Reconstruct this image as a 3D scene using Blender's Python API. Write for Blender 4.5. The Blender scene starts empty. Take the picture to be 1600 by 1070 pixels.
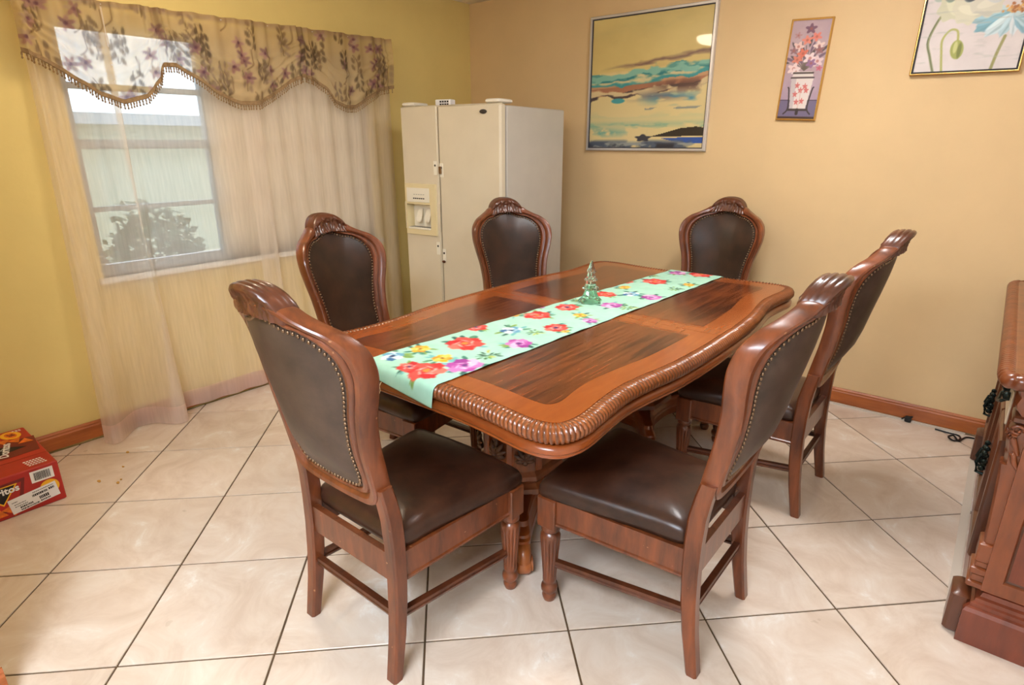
import bpy, bmesh, math, random
import numpy as np
from mathutils import Vector, Matrix
random.seed(7); RNG = np.random.default_rng(7)
PI = math.pi
scene = bpy.context.scene
C = bpy.context.collection

# ------------------------------------------------------------ camera
cam_d = bpy.data.cameras.new('camera'); cam = bpy.data.objects.new('camera', cam_d); C.objects.link(cam)
cam.location = (3.504, -3.787, 1.485)
cam.rotation_euler = Vector((-0.5986, 0.7356, -0.3172)).to_track_quat('-Z', 'Y').to_euler()
cam_d.sensor_width = 36; cam_d.lens = 932.3 * 36 / 1600; cam_d.clip_start = 0.02
scene.camera = cam
# ------------------------------------------------------------ world, sun, exposure
w = bpy.data.worlds.new('world'); scene.world = w; w.use_nodes = True
bg = w.node_tree.nodes['Background']; bg.inputs[0].default_value = (0.86, 0.93, 1.0, 1); bg.inputs[1].default_value = 2.1
sd = bpy.data.lights.new('sun', 'SUN'); sd.energy = 1.6; sd.angle = 0.02; sd.color = (1, .95, .86)
sun = bpy.data.objects.new('sun', sd); C.objects.link(sun)
sun.rotation_euler = Vector((-0.2, 0.8, -0.6)).to_track_quat('-Z', 'Y').to_euler()
LAMP_DINING = 20.0
FILL_TABLE = 30.0
FILL_HALL = 25.0
vs = scene.view_settings
vs.view_transform = 'Standard'; vs.look = 'None'; vs.gamma = 1; vs.use_curve_mapping = False
vs.exposure = 0.85

# ------------------------------------------------------------ helpers
def lin(c):
    c = np.asarray(c, float) / 255.0
    return np.where(c <= 0.04045, c / 12.92, ((c + 0.055) / 1.055) ** 2.4)
def L4(c): return tuple(float(v) for v in lin(c)) + (1.0,)

class MB:
    def __init__(s): s.v = []; s.f = []
    def add(s, vs, fs):
        o = len(s.v); s.v += [tuple(map(float, p)) for p in vs]; s.f += [tuple(i + o for i in f) for f in fs]; return s
    def box(s, x0, x1, y0, y1, z0, z1, bev=0.0):
        if bev <= 0:
            vs = [(x, y, z) for z in (z0, z1) for (x, y) in ((x0, y0), (x1, y0), (x1, y1), (x0, y1))]
            return s.add(vs, [(3, 2, 1, 0), (4, 5, 6, 7), (0, 1, 5, 4), (1, 2, 6, 5), (2, 3, 7, 6), (3, 0, 4, 7)])
        b = min(bev, (x1 - x0) / 2.01, (y1 - y0) / 2.01, (z1 - z0) / 2.01)
        def ring(i, z): return [(x0 + i + 0, y0 + i + b, z), (x0 + i + b, y0 + i, z), (x1 - i - b, y0 + i, z), (x1 - i, y0 + i + b, z),
                                (x1 - i, y1 - i - b, z), (x1 - i - b, y1 - i, z), (x0 + i + b, y1 - i, z), (x0 + i, y1 - i - b, z)]
        return s.rings([ring(b, z0) , ring(0, z0 + b), ring(0, z1 - b), ring(b, z1)])
    def rings(s, rs, cap=True, closed=True, loop=False):
        n = len(rs[0]); vs = [p for r in rs for p in r]; fs = []
        m = len(rs)
        for a in range(m if loop else m - 1):
            b = (a + 1) % m
            for i in range(n if closed else n - 1):
                j = (i + 1) % n
                fs.append((a * n + i, a * n + j, b * n + j, b * n + i))
        if cap and not loop:
            fs.append(tuple(range(n - 1, -1, -1))); fs.append(tuple((m - 1) * n + i for i in range(n)))
        return s.add(vs, fs)
    def lathe(s, prof, n=20, c=(0, 0, 0), flute=None):
        rs = []
        for r, z in prof:
            ring = []
            for i in range(n):
                a = 2 * PI * i / n
                rr = r * (flute(a, z) if flute else 1)
                ring.append((c[0] + rr * math.cos(a), c[1] + rr * math.sin(a), c[2] + z))
            rs.append(ring)
        return s.rings(rs)
    def tube(s, pts, r, n=8):
        pts = [Vector(p) for p in pts]; rs = []
        up = Vector((0, 0, 1))
        for i, p in enumerate(pts):
            t = (pts[min(i + 1, len(pts) - 1)] - pts[max(i - 1, 0)]).normalized()
            a = t.cross(up)
            if a.length < 1e-3: a = t.cross(Vector((1, 0, 0)))
            a.normalize(); b = a.cross(t).normalized()
            rr = r[i] if isinstance(r, (list, tuple)) else r
            rs.append([tuple(p + rr * (math.cos(2 * PI * k / n) * a + math.sin(2 * PI * k / n) * b)) for k in range(n)])
        return s.rings(rs)
    def bar(s, p0, p1, prof, up=(0, 0, 1)):
        p0 = Vector(p0); p1 = Vector(p1); t = (p1 - p0).normalized(); a = t.cross(Vector(up)).normalized(); b = a.cross(t).normalized()
        return s.rings([[tuple(p + u * a + v * b) for u, v in prof] for p in (p0, p1)])
    def sphere(s, c, r, n=10, m=6, sc=(1, 1, 1)):
        vs = [(c[0], c[1], c[2] - r * sc[2])]; fs = []
        for k in range(1, m):
            ph = PI * k / m
            for i in range(n):
                a = 2 * PI * i / n
                vs.append((c[0] + r * sc[0] * math.sin(ph) * math.cos(a), c[1] + r * sc[1] * math.sin(ph) * math.sin(a), c[2] - r * sc[2] * math.cos(ph)))
        vs.append((c[0], c[1], c[2] + r * sc[2])); e = len(vs) - 1
        for i in range(n): fs.append((0, 1 + (i + 1) % n, 1 + i)); fs.append((e, e - n + i, e - n + (i + 1) % n))
        for k in range(m - 2):
            for i in range(n):
                j = (i + 1) % n; fs.append((1 + k * n + i, 1 + k * n + j, 1 + (k + 1) * n + j, 1 + (k + 1) * n + i))
        return s.add(vs, fs)
    def prism(s, poly, z0, z1):
        n = len(poly)
        vs = [(x, y, z0) for x, y in poly] + [(x, y, z1) for x, y in poly]
        return s.add(vs, [tuple(range(n - 1, -1, -1)), tuple(range(n, 2 * n))] + [(i, (i + 1) % n, n + (i + 1) % n, n + i) for i in range(n)])
    def build(s, name, mat, parent=None, smooth=True, ang=38, fix=True):
        me = bpy.data.meshes.new(name); me.from_pydata(s.v, [], s.f)
        if fix:
            bm = bmesh.new(); bm.from_mesh(me); bmesh.ops.recalc_face_normals(bm, faces=bm.faces); bm.to_mesh(me); bm.free()
        me.update()
        if smooth:
            for p in me.polygons: p.use_smooth = True
            me.set_sharp_from_angle(angle=math.radians(ang))
        o = bpy.data.objects.new(name, me); C.objects.link(o)
        if mat: me.materials.append(mat)
        if parent is not None: o.parent = parent
        return o
def tag(o, label, cat, group=None):
    o['label'] = label; o['category'] = cat
    if group: o['group'] = group
    return o
def thing(name, label, cat, loc=(0, 0, 0), rz=0, group=None):
    o = bpy.data.objects.new(name, None); C.objects.link(o); o.location = loc; o.rotation_euler = (0, 0, rz); o.empty_display_size = .05
    return tag(o, label, cat, group)
def struct(o): o['kind'] = 'structure'; return o
def copy_tree(o, parent=None):
    c = o.copy(); C.objects.link(c); c.parent = parent
    for ch in o.children: copy_tree(ch, c)
    return c
def catmull(pts, n, closed=False):
    P = np.array(pts, float); m = len(P); out = []
    segs = m if closed else m - 1
    for i in range(segs):
        if closed: p0, p1, p2, p3 = P[i - 1], P[i], P[(i + 1) % m], P[(i + 2) % m]
        else: p0, p1, p2, p3 = P[max(i - 1, 0)], P[i], P[i + 1], P[min(i + 2, m - 1)]
        for k in range(n):
            t = k / n
            out.append(.5 * ((2 * p1) + (-p0 + p2) * t + (2 * p0 - 5 * p1 + 4 * p2 - p3) * t * t + (-p0 + 3 * p1 - 3 * p2 + p3) * t ** 3))
    if not closed: out.append(P[-1])
    return np.array(out)
def resample(P, n, closed=False):
    P = np.asarray(P, float)
    Q = np.vstack([P, P[:1]]) if closed else P
    d = np.r_[0, np.cumsum(np.linalg.norm(np.diff(Q, axis=0), axis=1))]
    t = np.linspace(0, d[-1], n, endpoint=not closed)
    return np.stack([np.interp(t, d, Q[:, k]) for k in range(Q.shape[1])], 1)

# ------------------------------------------------------------ materials
def newmat(name):
    m = bpy.data.materials.new(name); m.use_nodes = True; nt = m.node_tree
    return m, nt, nt.nodes, nt.links, nt.nodes['Principled BSDF']
def setp(b, **k):
    for n, v in k.items(): b.inputs[n.replace('_', ' ')].default_value = v
def plain(name, c, rough=.5, metal=0, noise=.0, scale=20, **k):
    m, nt, N, L, b = newmat(name); setp(b, Roughness=rough, Metallic=metal, **k)
    if noise:
        tc = N.new('ShaderNodeTexCoord'); tx = N.new('ShaderNodeTexNoise'); tx.inputs['Scale'].default_value = scale; tx.inputs['Detail'].default_value = 6
        L.new(tc.outputs['Object'], tx.inputs['Vector'])
        r = N.new('ShaderNodeValToRGB'); a = lin(c)
        r.color_ramp.elements[0].position = .3; r.color_ramp.elements[1].position = .7
        r.color_ramp.elements[0].color = tuple(a * (1 - noise)) + (1,); r.color_ramp.elements[1].color = tuple(np.minimum(a * (1 + noise), 1)) + (1,)
        L.new(tx.outputs['Fac'], r.inputs['Fac']); L.new(r.outputs['Color'], b.inputs['Base Color'])
    else: b.inputs['Base Color'].default_value = L4(c)
    return m
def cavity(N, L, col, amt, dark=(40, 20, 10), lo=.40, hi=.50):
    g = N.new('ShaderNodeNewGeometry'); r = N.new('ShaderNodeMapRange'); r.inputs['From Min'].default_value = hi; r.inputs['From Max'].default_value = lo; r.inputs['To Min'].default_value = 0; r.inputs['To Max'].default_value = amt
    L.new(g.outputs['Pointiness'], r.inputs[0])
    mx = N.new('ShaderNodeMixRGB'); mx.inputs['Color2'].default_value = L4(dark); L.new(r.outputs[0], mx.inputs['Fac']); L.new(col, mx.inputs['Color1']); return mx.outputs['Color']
def wood(name, dark, light, stretch=(8, 8, 1.2), rough=.3, coat=.3, rot=(0, 0, 0), wear=0.0, scale=3.0, lo=.32, hi=.7, cav=0.0):
    m, nt, N, L, b = newmat(name); setp(b, Roughness=rough); b.inputs['Coat Weight'].default_value = coat; b.inputs['Coat Roughness'].default_value = .18
    tc = N.new('ShaderNodeTexCoord'); mp = N.new('ShaderNodeMapping'); mp.inputs['Scale'].default_value = stretch; mp.inputs['Rotation'].default_value = rot
    L.new(tc.outputs['Object'], mp.inputs['Vector'])
    n1 = N.new('ShaderNodeTexNoise'); n1.inputs['Scale'].default_value = scale; n1.inputs['Detail'].default_value = 8; n1.inputs['Roughness'].default_value = .62; n1.inputs['Distortion'].default_value = .35
    L.new(mp.outputs[0], n1.inputs['Vector'])
    n2 = N.new('ShaderNodeTexNoise'); n2.inputs['Scale'].default_value = 3.2; n2.inputs['Detail'].default_value = 3
    L.new(tc.outputs['Object'], n2.inputs['Vector'])
    ad = N.new('ShaderNodeMath'); ad.operation = 'MULTIPLY_ADD'; ad.inputs[1].default_value = .35
    L.new(n2.outputs['Fac'], ad.inputs[0]); 
    sc = N.new('ShaderNodeMath'); sc.operation = 'MULTIPLY'; sc.inputs[1].default_value = .65
    L.new(n1.outputs['Fac'], sc.inputs[0]); L.new(sc.outputs[0], ad.inputs[2])
    r = N.new('ShaderNodeValToRGB'); r.color_ramp.elements[0].position = lo; r.color_ramp.elements[1].position = hi
    r.color_ramp.elements[0].color = L4(dark); r.color_ramp.elements[1].color = L4(light)
    L.new(ad.outputs[0], r.inputs['Fac'])
    col = r.outputs['Color']
    if wear:
        n3 = N.new('ShaderNodeTexNoise'); n3.inputs['Scale'].default_value = 55; n3.inputs['Detail'].default_value = 2
        L.new(tc.outputs['Object'], n3.inputs['Vector'])
        rr = N.new('ShaderNodeValToRGB'); rr.color_ramp.elements[0].position = .74; rr.color_ramp.elements[1].position = .78
        L.new(n3.outputs['Fac'], rr.inputs['Fac'])
        mx = N.new('ShaderNodeMixRGB'); mx.inputs['Color2'].default_value = L4((205, 150, 105))
        mu = N.new('ShaderNodeMath'); mu.operation = 'MULTIPLY'; mu.inputs[1].default_value = wear
        L.new(rr.outputs['Color'], mu.inputs[0]); L.new(mu.outputs[0], mx.inputs['Fac']); L.new(col, mx.inputs['Color1']); col = mx.outputs['Color']
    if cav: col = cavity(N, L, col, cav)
    L.new(col, b.inputs['Base Color'])
    return m
def leather(name, c1, c2, rough):
    m, nt, N, L, b = newmat(name); setp(b, Roughness=rough); b.inputs['Specular IOR Level'].default_value = .42
    tc = N.new('ShaderNodeTexCoord')
    n1 = N.new('ShaderNodeTexNoise'); n1.inputs['Scale'].default_value = 7; n1.inputs['Detail'].default_value = 8; n1.inputs['Roughness'].default_value = .65
    L.new(tc.outputs['Object'], n1.inputs['Vector'])
    r = N.new('ShaderNodeValToRGB'); r.color_ramp.elements[0].position = .35; r.color_ramp.elements[1].position = .72
    r.color_ramp.elements[0].color = L4(c1); r.color_ramp.elements[1].color = L4(c2)
    L.new(n1.outputs['Fac'], r.inputs['Fac']); L.new(r.outputs['Color'], b.inputs['Base Color'])
    n2 = N.new('ShaderNodeTexNoise'); n2.inputs['Scale'].default_value = 260; n2.inputs['Detail'].default_value = 2
    L.new(tc.outputs['Object'], n2.inputs['Vector'])
    n3 = N.new('ShaderNodeTexNoise'); n3.inputs['Scale'].default_value = 9; n3.inputs['Detail'].default_value = 2
    L.new(tc.outputs['Object'], n3.inputs['Vector'])
    ad = N.new('ShaderNodeMath'); ad.operation = 'MULTIPLY_ADD'; ad.inputs[1].default_value = 6.0
    L.new(n3.outputs['Fac'], ad.inputs[0]); L.new(n2.outputs['Fac'], ad.inputs[2])
    bp = N.new('ShaderNodeBump'); bp.inputs['Strength'].default_value = .12; bp.inputs['Distance'].default_value = .0015
    L.new(ad.outputs[0], bp.inputs['Height']); L.new(bp.outputs[0], b.inputs['Normal'])
    return m
def paint(name, c, amt=.05):
    m, nt, N, L, b = newmat(name); setp(b, Roughness=.55); b.inputs['Specular IOR Level'].default_value = .35
    g = N.new('ShaderNodeNewGeometry')
    n1 = N.new('ShaderNodeTexNoise'); n1.inputs['Scale'].default_value = 1.7; n1.inputs['Detail'].default_value = 7; n1.inputs['Roughness'].default_value = .6
    L.new(g.outputs['Position'], n1.inputs['Vector'])
    r = N.new('ShaderNodeValToRGB'); r.color_ramp.elements[0].position = .3; r.color_ramp.elements[1].position = .7
    a = lin(c); r.color_ramp.elements[0].color = tuple(a * (1 - amt)) + (1,); r.color_ramp.elements[1].color = tuple(np.minimum(a * (1 + amt), 1)) + (1,)
    L.new(n1.outputs['Fac'], r.inputs['Fac']); L.new(r.outputs['Color'], b.inputs['Base Color'])
    n2 = N.new('ShaderNodeTexNoise'); n2.inputs['Scale'].default_value = 45; n2.inputs['Detail'].default_value = 4
    L.new(g.outputs['Position'], n2.inputs['Vector'])
    bp = N.new('ShaderNodeBump'); bp.inputs['Strength'].default_value = .12; bp.inputs['Distance'].default_value = .004
    L.new(n2.outputs['Fac'], bp.inputs['Height']); L.new(bp.outputs[0], b.inputs['Normal'])
    return m
def vcol(name, rough=.6, alpha=False, coat=0.0, trans=0.0):
    m, nt, N, L, b = newmat(name); setp(b, Roughness=rough)
    a = N.new('ShaderNodeVertexColor'); a.layer_name = 'col'
    L.new(a.outputs['Color'], b.inputs['Base Color'])
    b.inputs['Coat Weight'].default_value = coat; b.inputs['Coat Roughness'].default_value = .03
    if trans:
        tr = N.new('ShaderNodeBsdfTranslucent'); L.new(a.outputs['Color'], tr.inputs['Color'])
        mx = N.new('ShaderNodeMixShader'); mx.inputs[0].default_value = trans
        L.new(b.outputs[0], mx.inputs[1]); L.new(tr.outputs[0], mx.inputs[2])
        sh = mx.outputs[0]
        if alpha:
            tp = N.new('ShaderNodeBsdfTransparent'); m2 = N.new('ShaderNodeMixShader')
            L.new(a.outputs['Alpha'], m2.inputs[0]); L.new(tp.outputs[0], m2.inputs[1]); L.new(sh, m2.inputs[2]); sh = m2.outputs[0]
        L.new(sh, N['Material Output'].inputs['Surface'])
    return m
def sheer(name, c, alpha, trans=.55):
    m, nt, N, L, b = newmat(name); N.remove(b)
    df = N.new('ShaderNodeBsdfDiffuse'); df.inputs['Color'].default_value = L4(c)
    tl = N.new('ShaderNodeBsdfTranslucent'); tl.inputs['Color'].default_value = L4(c)
    mx = N.new('ShaderNodeMixShader'); mx.inputs[0].default_value = trans; L.new(df.outputs[0], mx.inputs[1]); L.new(tl.outputs[0], mx.inputs[2])
    tp = N.new('ShaderNodeBsdfTransparent'); m2 = N.new('ShaderNodeMixShader')
    tc = N.new('ShaderNodeTexCoord'); mp = N.new('ShaderNodeMapping'); mp.inputs['Scale'].default_value = (40, 40, 3); L.new(tc.outputs['Object'], mp.inputs[0])
    nz = N.new('ShaderNodeTexNoise'); nz.inputs['Scale'].default_value = 2; nz.inputs['Detail'].default_value = 3; L.new(mp.outputs[0], nz.inputs['Vector'])
    mr = N.new('ShaderNodeMapRange'); mr.inputs['To Min'].default_value = alpha - .1; mr.inputs['To Max'].default_value = alpha + .1; L.new(nz.outputs['Fac'], mr.inputs[0])
    L.new(mr.outputs[0], m2.inputs[0]); L.new(tp.outputs[0], m2.inputs[1]); L.new(mx.outputs[0], m2.inputs[2])
    L.new(m2.outputs[0], N['Material Output'].inputs['Surface'])
    return m
def emit(name, c, s):
    m, nt, N, L, b = newmat(name); b.inputs['Base Color'].default_value = L4((250, 248, 240)); b.inputs['Emission Color'].default_value = L4(c); b.inputs['Emission Strength'].default_value = s
    return m
def glass(name, c=(255, 255, 255), rough=0.0, mix=None):
    m, nt, N, L, b = newmat(name)
    if mix is None:
        setp(b, Roughness=rough, IOR=1.45); b.inputs['Base Color'].default_value = L4(c); b.inputs['Transmission Weight'].default_value = 1
    else:
        N.remove(b); tp = N.new('ShaderNodeBsdfTransparent'); tp.inputs[0].default_value = L4(c)
        gl = N.new('ShaderNodeBsdfGlossy'); gl.inputs['Roughness'].default_value = .02
        fr = N.new('ShaderNodeFresnel'); fr.inputs['IOR'].default_value = 1.5
        mx = N.new('ShaderNodeMixShader'); L.new(fr.outputs[0], mx.inputs[0]); L.new(tp.outputs[0], mx.inputs[1]); L.new(gl.outputs[0], mx.inputs[2])
        L.new(mx.outputs[0], N['Material Output'].inputs['Surface'])
    return m
def tile_mat():
    m, nt, N, L, b = newmat('beige_marble_tile'); setp(b, Roughness=.28); b.inputs['Specular IOR Level'].default_value = .5
    g = N.new('ShaderNodeNewGeometry'); oi = N.new('ShaderNodeObjectInfo')
    mu = N.new('ShaderNodeMath'); mu.operation = 'MULTIPLY'; mu.inputs[1].default_value = 37.0; L.new(oi.outputs['Random'], mu.inputs[0])
    cb = N.new('ShaderNodeCombineXYZ'); L.new(mu.outputs[0], cb.inputs[0]); L.new(mu.outputs[0], cb.inputs[2])
    va = N.new('ShaderNodeVectorMath'); va.operation = 'ADD'; L.new(g.outputs['Position'], va.inputs[0]); L.new(cb.outputs[0], va.inputs[1])
    n1 = N.new('ShaderNodeTexNoise'); n1.inputs['Scale'].default_value = 4.2; n1.inputs['Detail'].default_value = 9; n1.inputs['Roughness'].default_value = .66; n1.inputs['Distortion'].default_value = 1.3
    L.new(va.outputs[0], n1.inputs['Vector'])
    r = N.new('ShaderNodeValToRGB'); e = r.color_ramp.elements
    e[0].position = .34; e[0].color = L4((206, 184, 164)); e[1].position = .68; e[1].color = L4((233, 225, 216))
    k = r.color_ramp.elements.new(.5); k.color = L4((217, 198, 180)); k = r.color_ramp.elements.new(.6); k.color = L4((222, 206, 190))
    L.new(n1.outputs['Fac'], r.inputs['Fac'])
    hs = N.new('ShaderNodeHueSaturation'); mr = N.new('ShaderNodeMapRange'); mr.inputs['To Min'].default_value = .955; mr.inputs['To Max'].default_value = 1.03
    L.new(oi.outputs['Random'], mr.inputs[0]); L.new(mr.outputs[0], hs.inputs['Value']); L.new(r.outputs['Color'], hs.inputs['Color']); L.new(hs.outputs[0], b.inputs['Base Color'])
    n2 = N.new('ShaderNodeTexNoise'); n2.inputs['Scale'].default_value = 9; n2.inputs['Detail'].default_value = 3; L.new(va.outputs[0], n2.inputs['Vector'])
    m2 = N.new('ShaderNodeMapRange'); m2.inputs['To Min'].default_value = .22; m2.inputs['To Max'].default_value = .42; L.new(n2.outputs['Fac'], m2.inputs[0]); L.new(m2.outputs[0], b.inputs['Roughness'])
    return m

M = {}
M['tile'] = tile_mat()
M['grout'] = plain('brown_grout', (92, 70, 46), .9, noise=.2, scale=30)
M['wall_l'] = paint('yellow_paint', (224, 200, 128))
M['wall_b'] = paint('tan_paint', (222, 191, 144))
M['hall'] = paint('hall_white_paint', (236, 232, 224), .03)
M['ceil'] = paint('ceiling_paint', (238, 228, 208), .03)
M['base'] = wood('baseboard_wood', (140, 68, 24), (196, 112, 52), (1.2, 1.2, 9), .35, .2)
M['base_l'] = M['base']
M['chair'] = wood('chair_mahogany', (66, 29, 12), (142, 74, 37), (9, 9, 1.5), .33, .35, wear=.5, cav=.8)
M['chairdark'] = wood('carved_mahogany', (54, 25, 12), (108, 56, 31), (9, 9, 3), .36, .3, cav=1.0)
M['seat'] = leather('brown_seat_leather', (36, 21, 14), (74, 44, 30), .30)
M['pad'] = leather('brown_back_leather', (32, 18, 11), (62, 35, 21), .36)
M['backl'] = leather('worn_back_leather', (56, 43, 35), (86, 67, 55), .42)
M['nail'] = plain('antique_brass_nail', (134, 108, 84), .36, .85)
M['t_field'] = wood('table_mahogany_field', (58, 22, 7), (136, 66, 27), (22, 1.1, 1), .22, .5, rot=(0, 0, .55), lo=.40, hi=.62)
M['t_field2'] = wood('table_mahogany_field_far', (58, 22, 7), (136, 66, 27), (22, 1.1, 1), .22, .5, rot=(0, 0, -.55), lo=.40, hi=.62)
M['t_band'] = wood('table_crossband', (146, 70, 24), (168, 86, 33), (9, 1.6, 6), .22, .5, rot=(0, 0, .7))
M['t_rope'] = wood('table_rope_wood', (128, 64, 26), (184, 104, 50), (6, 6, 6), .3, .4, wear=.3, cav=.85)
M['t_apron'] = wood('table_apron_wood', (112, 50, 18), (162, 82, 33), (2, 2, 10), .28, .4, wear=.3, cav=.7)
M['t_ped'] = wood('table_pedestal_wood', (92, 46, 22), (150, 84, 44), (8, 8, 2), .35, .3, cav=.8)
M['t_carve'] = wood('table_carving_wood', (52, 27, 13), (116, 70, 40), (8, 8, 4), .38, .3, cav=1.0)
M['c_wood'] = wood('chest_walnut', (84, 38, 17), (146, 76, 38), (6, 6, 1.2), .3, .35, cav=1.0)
M['c_red'] = wood('chest_side_mahogany', (86, 36, 20), (138, 66, 40), (5, 5, 1), .34, .3)
M['c_dark'] = wood('chest_dark_moulding', (62, 30, 16), (108, 58, 32), (6, 6, 2), .35, .3)
M['c_pull'] = plain('dark_green_bronze', (36, 44, 40), .4, .8)
M['c_glass'] = plain('beige_panel_reflection', (196, 176, 150), .25)  # beige stands in for the wall mirrored in the door panels
M['white'] = plain('white_enamel', (216, 204, 180), .32, noise=.03, scale=6)
M['fridge_side'] = plain('fridge_side_enamel', (196, 190, 180), .42, noise=.04, scale=5)
M['cream'] = plain('cream_plastic', (226, 210, 166), .4)
M['creamlight'] = plain('white_plastic', (236, 230, 214), .35)
M['dark'] = plain('dark_gasket', (60, 52, 44), .6)
M['grey'] = plain('grey_gasket', (150, 146, 142), .6)
M['black'] = plain('black_rubber', (18, 17, 17), .45)
M['silver'] = plain('silver_frame', (214, 210, 208), .3, .45)
M['navy'] = plain('dark_frame_lip', (44, 42, 52), .4)
M['gold'] = plain('gold_frame', (212, 168, 96), .25, .85)
M['print'] = vcol('painted_print', .35, coat=0.6)
M['canvas'] = vcol('painted_canvas', .55)
M['runner'] = vcol('printed_cotton', .8)
M['val'] = vcol('printed_voile', .75, alpha=True, trans=.45)
M['fringe'] = plain('taupe_fringe', (140, 112, 78), .8, noise=.2, scale=60)
M['sheer'] = sheer('white_voile', (250, 240, 228), .53)
M['hem'] = sheer('voile_hem', (244, 228, 220), .72)
M['shade'] = sheer('cream_shade_cloth', (240, 226, 204), .97, .35)
M['alu'] = plain('grey_aluminium', (150, 156, 164), .4, .5)
M['sill'] = plain('white_marble_sill', (232, 230, 226), .35, noise=.04, scale=12)
M['pane'] = glass('window_glass', (235, 242, 246), mix=1)
M['tree'] = glass('clear_glass', (244, 250, 246))
M['treebase'] = glass('green_glass', (186, 226, 200))
M['red'] = plain('red_cardboard', (178, 36, 26), .5, noise=.12, scale=9)
M['darkred'] = plain('dark_red_cardboard', (116, 24, 20), .5, noise=.15, scale=14)
M['yellow'] = plain('yellow_ink', (246, 184, 30), .5)
M['orange'] = plain('orange_chip_ink', (226, 112, 30), .55, noise=.25, scale=40)
M['ink'] = plain('black_ink', (26, 20, 20), .6)
M['paper'] = plain('white_label', (238, 234, 232), .6)
M['crumb'] = plain('chip_crumb', (196, 146, 62), .8)
M['house'] = paint('neighbour_stucco', (186, 184, 166), .03)
M['ground'] = plain('lawn', (96, 112, 62), .95, noise=.3, scale=3)
M['leaf'] = plain('shrub_leaf', (52, 70, 44), .6, noise=.3, scale=5)
M['bark'] = plain('bark', (88, 70, 54), .9, noise=.2)
M['thread'] = plain('cream_thread', (232, 216, 176), .8)
M['lamp'] = emit('lamp_dome', (255, 238, 210), LAMP_DINING)
M['fill_diffuser'] = emit('fill_panel_diffuser', (228, 241, 255), FILL_HALL)
M['fill_dome'] = emit('fill_light_dome', (250, 248, 248), FILL_TABLE)
M['strip'] = plain('pale_floor_strip', (206, 194, 178), .6)

# ------------------------------------------------------------ room shell
H = 2.49; XR = 4.16; YN = -3.69; YF = -7.4; XF = 5.2
fl = MB().box(-.02, XF, YF, .02, -.12, -.004).build('floor', M['grout'], smooth=False); struct(fl)
# tiles: grid turned 45 degrees to the walls, measured from the grout lines
T = .457; S2 = 2 ** -.5
def grid(a, b):       # tile-grid coordinates -> room
    dx, dy = a * T - 2.149, -b * T - 1.371
    return ((dx - dy) * S2, (dx + dy) * S2)
def clip(poly, x0, x1, y0, y1):
    def cut(p, f, t):
        out = []
        for i in range(len(p)):
            a, b = p[i - 1], p[i]; fa, fb = f(a), f(b)
            if (fa >= 0) != (fb >= 0):
                s = fa / (fa - fb); out.append((a[0] + (b[0] - a[0]) * s, a[1] + (b[1] - a[1]) * s))
            if fb >= 0: out.append(b)
        return out
    for f in (lambda q: q[0] - x0, lambda q: x1 - q[0], lambda q: q[1] - y0, lambda q: y1 - q[1]):
        if poly: poly = cut(poly, f, 0)
    return poly
def tile_mesh(poly):
    cx = sum(p[0] for p in poly) / len(poly); cy = sum(p[1] for p in poly) / len(poly)
    def sh(d):
        o = []
        for x, y in poly:
            l = math.hypot(x - cx, y - cy); k = max(0, 1 - d / l); o.append((cx + (x - cx) * k, cy + (y - cy) * k))
        return o
    a, b = sh(0), sh(.002)
    mb = MB(); n = len(poly)
    mb.add([(x, y, -.006) for x, y in a] + [(x, y, -.0012) for x, y in a] + [(x, y, 0) for x, y in b],
           [(i, (i + 1) % n, n + (i + 1) % n, n + i) for i in range(n)] + [(n + i, n + (i + 1) % n, 2 * n + (i + 1) % n, 2 * n + i) for i in range(n)] + [tuple(2 * n + i for i in range(n))])
    return mb
g = .0034 / T
c0 = [grid(g, g), grid(1 - g, g), grid(1 - g, 1 - g), grid(g, 1 - g)]; o0 = grid(0, 0)
full = None
for i in range(-12, 24):
    for j in range(-8, 26):
        poly = [grid(i + u, j + v) for u, v in ((g, g), (1 - g, g), (1 - g, 1 - g), (g, 1 - g))]
        cl = clip(poly, .014, XR, -5.1, -.014)
        if len(cl) < 3: continue
        ar = abs(sum(cl[k - 1][0] * cl[k][1] - cl[k][0] * cl[k - 1][1] for k in range(len(cl)))) / 2
        if ar < .002: continue
        if ar > (T * T) * .97:
            oo = grid(i, j)
            if full is None:
                full = tile_mesh([(p[0] - oo[0], p[1] - oo[1]) for p in poly]).build('floor_tile', M['tile'], fl, smooth=False); o = full
            else:
                o = full.copy(); C.objects.link(o); o.parent = fl
            o.location = (oo[0], oo[1], 0)
        else:
            tile_mesh(cl).build('floor_tile', M['tile'], fl, smooth=False)
far = MB().box(.014, XF, YF, -5.11, -.006, 0).build('floor_paving', M['tile'], fl, smooth=False)
struct(MB().box(-.15, XF, YF, .15, H, H + .1).build('ceiling', M['ceil'], smooth=False))
WY0, WY1, WZ0, WZ1 = -2.78, -1.02, .83, 2.025
wl = MB(); wl.box(-.15, 0, YF, WY0, -.1, H); wl.box(-.15, 0, WY1, .15, -.1, H); wl.box(-.15, 0, WY0, WY1, -.1, WZ0); wl.box(-.15, 0, WY0, WY1, WZ1, H)
struct(wl.build('wall_left', M['wall_l'], smooth=False))
struct(MB().box(0, XF, 0, .15, -.1, H).build('wall_back', M['wall_b'], smooth=False))
struct(MB().box(XR, XR + .12, -3.2, 0, -.1, H).build('wall_right', M['hall'], smooth=False))
struct(MB().box(XF, XF + .1, YF, .15, -.1, H).build('wall_hall_right', M['hall'], smooth=False))
struct(MB().box(-.15, XF + .1, YF - .1, YF, -.1, H).build('wall_hall_end', M['hall'], smooth=False))
struct(MB().box(0, 1.585, -3.81, YN, -.1, H).build('wall_near', M['wall_l'], smooth=False))
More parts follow.
